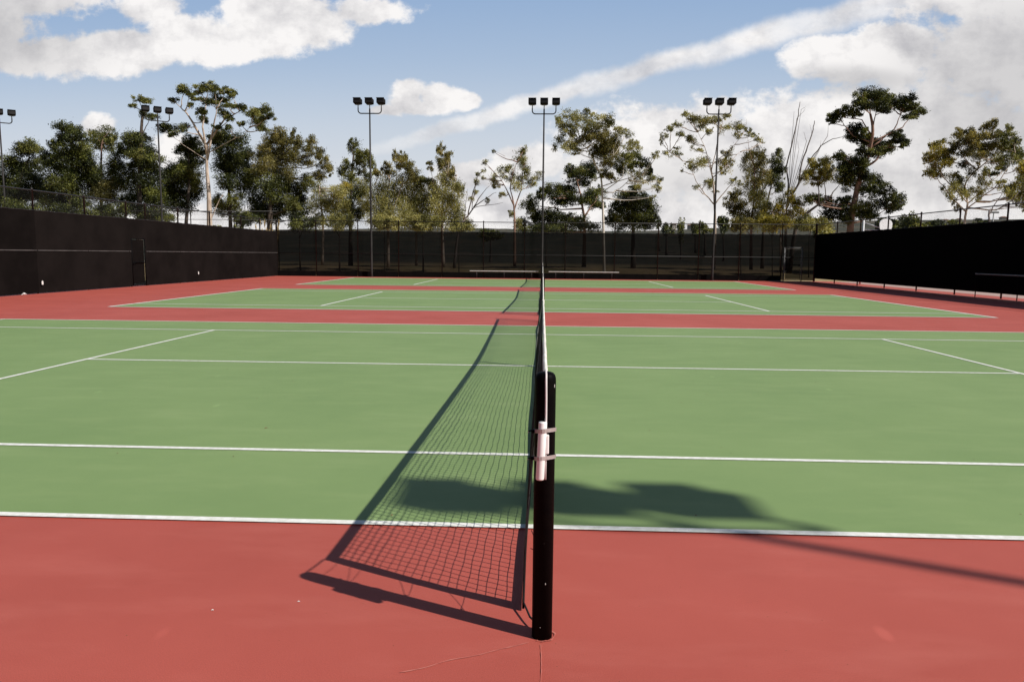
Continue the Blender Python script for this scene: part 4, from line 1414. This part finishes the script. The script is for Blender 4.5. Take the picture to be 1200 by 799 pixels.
tree('eucalyptus_tree', 'spreading gold-green tree at the right edge rising above the right fence', 50, [(1131, 318), (1132, 262), (1137, 238), (1141, 212), (1145, 190)], [
    ('leaf_yellow', [(1093, 171, 5, 5), (1101, 170, 5, 5), (1099, 180, 7, 6), (1090, 184, 5, 5), (1104, 190, 7, 6), (1094, 194, 7, 6), (1100, 202, 7, 5), (1088, 204, 5, 5), (1083, 186, 2.5, 4)], MED),
    ('leaf_brown', [(1124, 157, 7, 5), (1132, 164, 7, 6), (1120, 168, 6, 5), (1116, 178, 6, 5), (1140, 154, 7, 5), (1146, 162, 8, 7), (1158, 150, 6, 5), (1162, 158, 8, 6), (1152, 172, 9, 7), (1140, 174, 8, 7), (1166, 168, 7, 6), (1165, 146, 4, 4)], MED),
    ('leaf_mid', [(1174, 156, 6, 5), (1180, 163, 7, 6), (1188, 166, 6, 6), (1178, 174, 8, 6), (1190, 178, 7, 7), (1182, 186, 8, 6), (1173, 196, 6, 4), (1162, 204, 6, 4), (1156, 200, 4, 4), (1182, 150, 4, 4), (1197, 186, 6, 6)], MED),
    ('leaf_olive', [(1118, 205, 6, 5), (1126, 212, 7, 6), (1119, 218, 6, 6), (1128, 224, 7, 6), (1112, 229, 4, 5), (1121, 240, 3.5, 6), (1134, 230, 5, 5), (1144, 224, 6, 5), (1152, 214, 6, 5), (1147, 232, 4, 4), (1104, 222, 2, 4), (1150, 206, 3, 4)], SPARSE),
    ('leaf_olive', [(1175, 216, 5, 4), (1184, 222, 6, 5), (1196, 215, 7, 6), (1190, 230, 6, 5), (1202, 228, 8, 7), (1182, 232, 4, 3), (1200, 242, 5, 4), (1212, 205, 12, 14), (1206, 196, 7, 6)], MED),
    ('leaf_yellow', [(1197, 198, 6, 6), (1202, 206, 6, 6), (1112, 190, 5, 5), (1108, 178, 5, 4)], MED),
    ('leaf_brown', [(1130, 180, 7, 6), (1128, 190, 6, 5), (1148, 184, 7, 6), (1160, 182, 6, 6), (1137, 200, 5, 5), (1170, 186, 6, 5)], SPARSE)],
    bark='bark_pale', trunk_r=0.11, thick=0.9, twigs=4,
    extra_limbs=[(0.06, (1134, 250), (1120, 234), (1108, 218), (1098, 205)), (0.05, (1138, 236), (1152, 224), (1164, 212), (1176, 202)), (0.05, (1144, 195), (1152, 182), (1158, 165)), (0.045, (1143, 205), (1132, 185), (1126, 170)), (0.045, (1136, 245), (1160, 222), (1180, 196), (1188, 178)), (0.03, (1160, 222), (1185, 218), (1200, 212)), (0.045, (1116, 230), (1106, 205), (1100, 185))])
tree('eucalyptus_tree', 'leaning tree beyond the right edge whose thin branches cross the right fence rail', 47, [(1168, 318), (1158, 252), (1170, 246), (1184, 240), (1206, 234)], [
    ('leaf_olive', [(1192, 236, 5, 4), (1200, 240, 5, 3), (1208, 232, 7, 6), (1186, 229, 4, 3), (1178, 224, 3, 3)], SPARSE)], bark='bark_grey', trunk_r=0.07, twigs=3,
    extra_limbs=[(0.04, (1160, 250), (1168, 238), (1174, 226)), (0.03, (1175, 243), (1184, 232), (1192, 226))])

# understorey behind the left screens
for (x, y, rx, ry, Y, lab) in ((22, 252, 30, 16, 50, 'dark bush above the left end of the left windscreen'),
                               (74, 254, 28, 14, 51, 'dark bush over the left windscreen below the round-topped tree'),
                               (124, 252, 24, 12, 52, 'dark scrub over the left windscreen left of the left floodlight pole'),
                               (180, 256, 22, 10, 53, 'dark scrub at the foot of the left floodlight pole'),
                               (284, 256, 16, 10, 53, 'dark scrub right of the pale trunk near the fence corner'),
                               (352, 262, 20, 9, 51, 'dark scrub over the rear fence just right of the dry reeds'),
                               (398, 260, 18, 10, 51, 'pale olive bush over the rear fence left of the left-centre floodlight pole'),
                               (450, 262, 20, 9, 50, 'olive bush over the rear fence just right of the left-centre floodlight pole'),
                               (496, 261, 22, 10, 51, 'olive bush over the rear fence under the feathery trees'),
                               (538, 266, 16, 6, 50, 'low olive bush at the foot of the thin leaning tree'),
                               (640, 268, 26, 6, 57, 'low dark bush under the very dark tree behind the central pole'),
                               (868, 263, 16, 9, 51, 'bronze bush over the rear fence under the columnar tree'),
                               (905, 262, 18, 10, 50, 'yellow-green bush over the rear fence near the bare branches'),
                               (948, 262, 20, 9, 50, 'pale olive bush over the rear fence left of the leaning reddish trunk')):
    bl = []
    for k in range(9):
        a = k*2.4
        bl.append((x+rx*0.75*math.cos(a)*(k % 3+1)/3, y+ry*0.6*math.sin(a)*(k % 2+1)/2, rx*0.33, ry*0.5))
    tree('bush', lab, Y, [(x, 318), (x, y+6)], [('leaf_yellow' if 'yellow' in lab else 'leaf_brown' if 'bronze' in lab else 'leaf_olive' if 'olive' in lab else 'leaf_dark', bl, dict(grow=1.2, leaf=dict(leaf=(0.14, 0.045), dens=0.75, droop=0.5, clump=0.55)))], trunk_r=0.06, cat='bush', group='scrub behind the fences')

# dry reeds near the corner
t = thing('dry_reeds', (*at(312, 300, 50)[:2], 0.3), 'tuft of dry golden reeds rising above the fence corner', 'reeds')
o3 = np.array([t.location.x, t.location.y, t.location.z])
s50 = px_size(50)
mb = MB()
for k in range(34):
    x0 = (rng.random()-0.45)*1.5
    hh = 2.55+rng.random()*0.5-abs(x0-0.0)*0.2+(0.7 if rng.random() < 0.25 else 0)
    lx = rng.normal()*0.18
    mb.tube([(x0, rng.normal()*0.3, 0), (x0+lx*0.4, 0, hh*0.6), (x0+lx, 0, hh)], [0.012, 0.010, 0.006], 4)
    # seed head
    mb.tube([(x0+lx, 0, hh-0.5), (x0+lx*1.1, 0, hh-0.2), (x0+lx*1.2, 0, hh)], [0.01, 0.045, 0.008], 5)
mb.build('stems', M['reed'], t)

# distant trees beyond the fields
def far_tree(x, y, rx, ry, Y, mt, lab, dens=1.0):
    s = px_size(Y)
    c = at(x, y, Y)
    y, ry = y+ry*0.9, ry*1.9
    rx = rx*1.25
    bl = []
    m_ = 9
    for k in range(m_):
        a = k*2.4
        q_ = 0.6+0.9*rng.random()
        bl.append((x+rx*0.75*math.cos(a)*math.sqrt(k/m_)*q_, y+ry*0.6*math.sin(a)*math.sqrt(k/m_)*q_, rx*(0.25+0.3*rng.random()), ry*(0.25+0.3*rng.random())))
    lf = max(0.3, s*1.6)
    tree('distant_tree', lab, Y, [(x, 299), (x, y)], [(mt, bl, dict(leaf=dict(leaf=(lf*1.2, lf*0.6), dens=0.9, droop=0.2, clump=0.4)))], trunk_r=0.25, group='distant trees across the fields', limbs=False)


for a in ((798, 262, 3.5, 8, 130, 'leaf_mid', 'small distant conical tree over the rear fence, left of the umbrella tree'),
          (781, 264, 6, 5, 150, 'leaf_dark', 'distant dark tree just left of the small conical one'),
          (815, 262, 6, 5, 160, 'leaf_dark', 'distant dark tree just right of the small conical one'),
          (826, 265, 6, 4, 150, 'leaf_mid', 'distant green tree left of the pale umbrella-tree trunk'),
          (772, 257, 3, 4, 170, 'leaf_dark', 'distant small dark tree beside the round dark tree'),
          (848, 256, 6, 7, 120, 'leaf_dark', 'distant dark tree between the right-centre pole and bronze tree'),
          (1066, 257, 13, 7, 110, 'leaf_dark', 'distant dark tree right of the basketball backboard'),
          (1036, 258, 12, 7, 88, 'leaf_dark', 'distant dark tree directly behind the white backboard'),
          (1078, 262, 14, 5, 95, 'leaf_mid', 'distant rounded green tree between the backboard and the gold-green tree'),
          (1094, 260, 12, 6, 120, 'leaf_dark', 'distant dark spreading tree behind the right fence rail'),
          (1050, 262, 8, 6, 115, 'leaf_mid', 'distant green tree right behind the basketball backboard'),
          (1120, 262, 8, 4, 140, 'leaf_mid', 'distant low green tree left of the gold-green tree trunk'),
          (1150, 259, 8, 3, 150, 'leaf_dark', 'distant low dark tree right of the gold-green tree trunk'),
          (960, 262, 12, 7, 100, 'leaf_olive', 'distant olive tree behind the low yellow tree'),
          (575, 272, 14, 4, 100, 'leaf_mid', 'distant low green tree over the rear fence left of the central pole'),
          (262, 268, 20, 6, 90, 'leaf_mid', 'distant low tree seen under the umbrella tree')):
    far_tree(*a)


# distant houses
def house(x, y, w, h, Y, lab, rz=0.2):
    c = at(x, y, Y)
    z0 = float(ground_z(c[0], c[1]))
    t = thing('house', (c[0], c[1], z0), lab, 'house', 'distant houses', rz)
    s = px_size(Y)
    W, Hh, D = w*s, max(2.6, c[2]-z0), w*s*0.7
    mb = MB()
    mb.box((0, 0, Hh/2-0.3), (W, D, Hh+0.6))
    mb.build('wall', M['stucco'], t)
    rh = W*0.20
    ov = 0.5
    mb = MB()
    v = [(-W/2-ov, -D/2-ov, Hh), (W/2+ov, -D/2-ov, Hh), (W/2+ov, D/2+ov, Hh), (-W/2-ov, D/2+ov, Hh), (-W/4, 0, Hh+rh), (W/4, 0, Hh+rh)]
    mb.add(v, [(0, 1, 5, 4), (1, 2, 5), (2, 3, 4, 5), (3, 0, 4), (3, 2, 1, 0)])
    mb.build('roof', M['roof'], t)
    for fx in (-0.3, 0.0, 0.3):
        mb = MB()
        mb.box((fx*W, -D/2-0.03, Hh-1.5), (W*0.12, 0.08, 1.2))
        mb.build('window', M['glass'], t)


house(789, 263, 6, 5, 380, 'distant pale house left of the small conical tree', 0.2)
house(808, 264, 5, 5, 370, 'distant pale house right of the small conical tree', -0.2)
house(1108, 258, 6, 5, 390, 'distant pale house left of the gold-green tree trunk, the left one of two', 0.3)
house(1124, 257, 5, 5, 400, 'distant pale house just left of the gold-green tree trunk, the right one of two', -0.1)
house(1176, 255, 7, 5, 380, 'distant pale house near the right edge over the fence', 0.1)
t = thing('sports_mast', (*at(1164, 255, 150)[:2], 0), 'thin distant lamp mast at the far right above the fence', 'mast')
tz = at(1164, 249, 150)[2]
mb = MB()
mb.tube([(0, 0, 0), (0, 0, tz)], [0.16, 0.10], 8)
mb.build('pole', M['galv'], t)
mb = MB()
mb.box((0, 0, tz), (2.0, 0.3, 0.35), bevel=0.05)
mb.build('lamp_bar', M['galv'], t)

# fallen leaves and grit on the courts
spots = [(249, 715, 'paper', 'small white speck of paper on the red surface, left of the net shadow'), (350, 705, 'paper', 'tiny pale scrap on the red surface beside the post shadow'),
         (312, 502, 'dryleaf', 'small dry leaf on the green, far left of the nearest net'),
         (843, 591, 'dryleaf', None)]
for x, y, mt, lab in spots[:3]:
    d = ray(x, y)
    g = CAM+d*(-CAM[2]/d[2])
    mb = MB()
    s = 0.005 if mt == 'paper' else 0.016
    mb.add([(-s*1.4, 0, 0.001), (0, -s*0.6, 0.004), (s*1.4, 0, 0.001), (0, s*0.6, 0.005)], [(0, 1, 2), (0, 2, 3)])
    z_ = 0.0005 if mt == 'paper' else 0.0045
    o = mb.build('paper_scrap' if mt == 'paper' else 'fallen_leaf', M[mt], None, (g[0], g[1], z_), rz=rng.random()*3)
    tag(o, lab, 'litter' if mt == 'paper' else 'leaf')

# windblown grit and leaf crumbs on the near courts
mb = MB()
for k in range(420):
    near = rng.random() < 0.55
    x, y = (rng.normal()*1.6-0.1, -0.7+rng.random()*2.6) if near else (rng.normal()*5, 1.3+rng.random()*11)
    if math.hypot(x, y) < 0.06:
        continue
    z_ = 0.0006 if y < 1.15 else 0.0094
    sz = (0.0012+0.0022*rng.random()**2) if near else 0.003+0.006*rng.random()**2
    a = rng.random()*PI
    pts = [(x+sz*(0.6+0.8*rng.random())*math.cos(a+q*2*PI/5), y+sz*(0.3+0.6*rng.random())*math.sin(a+q*2*PI/5), z_+sz*0.2*rng.random()) for q in range(5)]
    mb.add(pts+[(x, y, z_+sz*0.5)], [(q, (q+1) % 5, 5) for q in range(5)])
tag(mb.build('grit', M['dryleaf']), kind='stuff')

# ------------------------------------------------------------------ sky
w = bpy.data.worlds.new('World')
scene.world = w
w.use_nodes = True
nt = w.node_tree
nt.nodes.clear()
L = nt.links
out = N(nt, 'ShaderNodeOutputWorld')
bg = N(nt, 'ShaderNodeBackground')
L.new(bg.outputs[0], out.inputs[0])
SKY = 0.05
bg.inputs['Strength'].default_value = SKY
sky = N(nt, 'ShaderNodeTexSky', sky_type='NISHITA')
sky.sun_disc = False
sun_dir = Vector((-math.cos(R(SUN_AZ))*math.cos(R(SUN_EL)), -math.sin(R(SUN_AZ))*math.cos(R(SUN_EL)), math.sin(R(SUN_EL))))
sky.sun_elevation = R(SUN_EL)
sky.sun_rotation = math.atan2(sun_dir.x, sun_dir.y)
sky.altitude = 100
sky.air_density = 1.0
sky.dust_density = 0.6
sky.ozone_density = 1.0
tc = N(nt, 'ShaderNodeTexCoord')
sep = N(nt, 'ShaderNodeSeparateXYZ')
L.new(tc.outputs['Generated'], sep.inputs[0])


def math_(op, a, b=None, c=None, clamp=False):
    n = N(nt, 'ShaderNodeMath', operation=op)
    n.use_clamp = clamp
    for i, v in enumerate((a, b, c)):
        if v is None:
            continue
        if hasattr(v, 'links'):
            L.new(v, n.inputs[i])
        else:
            n.inputs[i].default_value = v
    return n.outputs[0]


ya_ = math_('ABSOLUTE', sep.outputs[1])
yd = math_('MAXIMUM', ya_, 0.08)
U = math_('DIVIDE', sep.outputs[0], yd)
Vv = math_('DIVIDE', sep.outputs[2], yd)
comb = N(nt, 'ShaderNodeCombineXYZ')
L.new(U, comb.inputs[0])
L.new(Vv, comb.inputs[1])
UV = comb.outputs[0]


def uvof(x, y):
    d = ray(x, y)
    return d[0]/d[1], d[2]/d[1]


def noise(vec, scale, detail, rough, dist=0.0):
    n = N(nt, 'ShaderNodeTexNoise', Scale=scale, Detail=detail, Roughness=rough, Distortion=dist)
    L.new(vec, n.inputs['Vector'])
    return n.outputs['Fac']


def shift(vec, dx, dy, sx=1.0, sy=1.0):
    mp = N(nt, 'ShaderNodeMapping')
    mp.inputs['Location'].default_value = (dx, dy, 0)
    mp.inputs['Scale'].default_value = (sx, sy, 1)
    L.new(vec, mp.inputs['Vector'])
    return mp.outputs[0]


def ell(x, y, rx, ry, rot=0.0, wgt=1.0):
    u0, v0 = uvof(x, y)
    a, b = rx/FPX, ry/FPX
    mp = N(nt, 'ShaderNodeMapping', vector_type='TEXTURE')
    mp.inputs['Location'].default_value = (u0, v0, 0)
    mp.inputs['Rotation'].default_value = (0, 0, rot)
    mp.inputs['Scale'].default_value = (a, b, 1)
    L.new(UV, mp.inputs['Vector'])
    ln = N(nt, 'ShaderNodeVectorMath', operation='LENGTH')
    L.new(mp.outputs[0], ln.inputs[0])
    v = math_('SUBTRACT', 1.0, ln.outputs['Value'])
    if wgt != 1.0:
        v = math_('MULTIPLY', v, wgt)
    return v


def mx(vals):
    r_ = vals[0]
    for v in vals[1:]:
        r_ = math_('SMOOTH_MAX', r_, v, 0.15)
    return r_


cum = mx([ell(*e) for e in (
    (40, 66, 110, 30), (-30, 30, 100, 60), (150, 62, 100, 30), (215, 50, 62, 34), (250, 60, 60, 26), (345, 26, 90, 40), (300, 50, 70, 24), (430, 14, 70, 22), (30, 0, 110, 26), (170, 8, 46, 24),
    (480, 107, 27, 19), (512, 113, 34, 17), (545, 120, 22, 11), (476, 122, 26, 13), (500, 126, 40, 11), (452, 129, 26, 8),
    (620, 190, 62, 26), (115, 148, 26, 14), (205, 185, 46, 40), (570, 205, 60, 22),
    (760, 190, 130, 72), (850, 175, 150, 70), (960, 150, 130, 56), (1100, 180, 200, 110),
    (985, 72, 78, 30), (1060, 56, 76, 32), (1150, 60, 120, 75), (1250, 60, 160, 120), (1130, 5, 90, 30), (700, 260, 300, 50), (1000, 230, 300, 60), (200, 270, 260, 34))])
def fbm(vec):
    return math_('ADD', math_('MULTIPLY', noise(vec, 5.5, 12, 0.60, 0.1), 0.58), math_('MULTIPLY', noise(shift(vec, 3.1, 1.7, 1.0, 1.35), 15.0, 10, 0.62), 0.42))


nz = fbm(UV)
nz2 = fbm(shift(UV, -0.020, -0.026))
nf = noise(shift(UV, 7.3, 2.1, 1.0, 1.2), 42.0, 8, 0.6)
cd = math_('ADD', math_('ADD', cum, math_('MULTIPLY', math_('SUBTRACT', nz, 0.5), 2.9)), math_('MULTIPLY', math_('SUBTRACT', nf, 0.5), 0.62))
mr = N(nt, 'ShaderNodeMapRange', interpolation_type='SMOOTHSTEP')
mr.inputs['From Min'].default_value = 0.02
mr.inputs['From Max'].default_value = 0.38
L.new(cd, mr.inputs['Value'])
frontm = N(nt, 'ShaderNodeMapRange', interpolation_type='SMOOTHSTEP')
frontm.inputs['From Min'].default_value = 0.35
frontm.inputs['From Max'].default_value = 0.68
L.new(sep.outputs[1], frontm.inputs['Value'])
alpha = math_('MULTIPLY', mr.outputs['Result'], frontm.outputs[0])
# contrail-like streak, slightly bent
ax, ay = uvof(385, 196)
bx, by = uvof(1075, -4)
ang = math.atan2(by-ay, bx-ax)
ln_ = math.hypot(bx-ax, by-ay)
mp = N(nt, 'ShaderNodeMapping', vector_type='TEXTURE')
mp.inputs['Location'].default_value = ((ax+bx)/2, (ay+by)/2, 0)
mp.inputs['Rotation'].default_value = (0, 0, ang)
L.new(UV, mp.inputs['Vector'])
sp = N(nt, 'ShaderNodeSeparateXYZ')
L.new(mp.outputs[0], sp.inputs[0])
tt = math_('ADD', math_('DIVIDE', sp.outputs[0], ln_), 0.5)
bend = math_('MULTIPLY', math_('MULTIPLY', tt, math_('SUBTRACT', 1.0, tt)), 0.030)
off = math_('SUBTRACT', sp.outputs[1], bend)
wd = math_('MULTIPLY_ADD', tt, 0.017, 0.010)
nzs = noise(UV, 16, 6, 0.6)
off2 = math_('ADD', off, math_('MULTIPLY', math_('SUBTRACT', nzs, 0.5), 0.030))
sd_ = math_('SUBTRACT', 1.0, math_('DIVIDE', math_('ABSOLUTE', off2), wd))
m1 = N(nt, 'ShaderNodeMapRange', interpolation_type='SMOOTHSTEP')
m1.inputs['From Max'].default_value = 0.75
L.new(sd_, m1.inputs['Value'])
fade = N(nt, 'ShaderNodeMapRange', interpolation_type='SMOOTHSTEP')
fade.inputs['From Min'].default_value = -0.06
fade.inputs['From Max'].default_value = 0.35
L.new(tt, fade.inputs['Value'])
streak = math_('MULTIPLY', math_('MULTIPLY', m1.outputs[0], fade.outputs[0]), math_('MULTIPLY_ADD', noise(shift(UV, 2.2, 5.1, 1.0, 1.8), 9.0, 8, 0.62), 0.75, 0.46, clamp=True))
front = math_('GREATER_THAN', sep.outputs[1], 0.05)
streak = math_('MULTIPLY', streak, front)
alpha_all = math_('MAXIMUM', math_('MULTIPLY', alpha, 0.97), streak)
# horizon haze whitening
hz = N(nt, 'ShaderNodeMapRange', interpolation_type='SMOOTHSTEP')
hz.inputs['From Min'].default_value = 0.26
hz.inputs['From Max'].default_value = 0.03
hz.inputs['To Max'].default_value = 0.75
L.new(Vv, hz.inputs['Value'])
hzf = math_('MULTIPLY', hz.outputs[0], frontm.outputs[0])
# cloud shading: relief from noise difference towards the sun, plus greyer heavy parts
relief = math_('SUBTRACT', nz, nz2)
lit = math_('MULTIPLY_ADD', relief, 4.6, 0.74, clamp=True)
heavy = mx([ell(1190, 110, 190, 150), ell(-20, 40, 190, 85), ell(1010, 95, 110, 22), ell(900, 215, 420, 50, 0, 0.6)])
hv = N(nt, 'ShaderNodeMapRange', interpolation_type='SMOOTHSTEP')
hv.inputs['From Min'].default_value = -0.1
hv.inputs['From Max'].default_value = 0.75
hv.inputs['To Max'].default_value = 0.55
L.new(math_('ADD', heavy, math_('MULTIPLY', math_('SUBTRACT', noise(UV, 3.2, 5, 0.5), 0.5), 0.6)), hv.inputs['Value'])
K = 1.0/SKY
WHITE = tuple(K*v for v in (0.97, 0.945, 0.93))
SHADE = tuple(K*v for v in (0.57, 0.56, 0.58))
GREY = tuple(K*v for v in (0.40, 0.395, 0.41))
cc = mix(nt, lit, SHADE, WHITE)
cc = mix(nt, hv.outputs[0], cc, GREY)
HAZE = tuple(K*v for v in (0.72, 0.72, 0.74))
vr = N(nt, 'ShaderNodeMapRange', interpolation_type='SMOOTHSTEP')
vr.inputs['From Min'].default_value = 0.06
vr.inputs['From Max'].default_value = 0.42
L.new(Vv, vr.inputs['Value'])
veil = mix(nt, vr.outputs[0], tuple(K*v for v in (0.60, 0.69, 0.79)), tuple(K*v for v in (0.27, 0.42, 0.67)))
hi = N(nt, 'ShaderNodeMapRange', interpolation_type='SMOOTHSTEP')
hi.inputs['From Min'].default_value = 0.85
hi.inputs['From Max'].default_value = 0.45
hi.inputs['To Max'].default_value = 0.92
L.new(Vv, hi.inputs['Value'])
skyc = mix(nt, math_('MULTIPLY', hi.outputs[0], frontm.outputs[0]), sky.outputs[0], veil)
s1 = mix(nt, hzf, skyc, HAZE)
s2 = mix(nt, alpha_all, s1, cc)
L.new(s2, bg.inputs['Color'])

sl = bpy.data.lights.new('sun', 'SUN')
sl.energy = 5.0
sl.angle = R(0.53)
sl.color = (1.0, 0.945, 0.87)
so = bpy.data.objects.new('sun', sl)
so.rotation_euler = sun_dir.to_track_quat('Z', 'Y').to_euler()
so.location = (20, -10, 30)
col.objects.link(so)

# ------------------------------------------------------------------ camera
cam = bpy.data.cameras.new('camera')
cam.sensor_width = 36
cam.sensor_fit = 'HORIZONTAL'
cam.lens = FPX/1200*36
cam.clip_start = 0.05
cam.clip_end = 6000
co = bpy.data.objects.new('camera', cam)
from mathutils import Matrix
mw = Matrix(((_r[0], _u[0], -_f[0], CAM[0]), (_r[1], _u[1], -_f[1], CAM[1]), (_r[2], _u[2], -_f[2], CAM[2]), (0, 0, 0, 1)))
co.matrix_world = mw
col.objects.link(co)
scene.camera = co

scene.render.engine = 'CYCLES'
scene.cycles.max_bounces = 6
scene.cycles.transparent_max_bounces = 16
vs_ = scene.view_settings
vs_.view_transform = 'Standard'
vs_.look = 'None'
vs_.exposure = 0.0
vs_.gamma = 1.0
print('leaf quads', LEAFCOUNT[0])
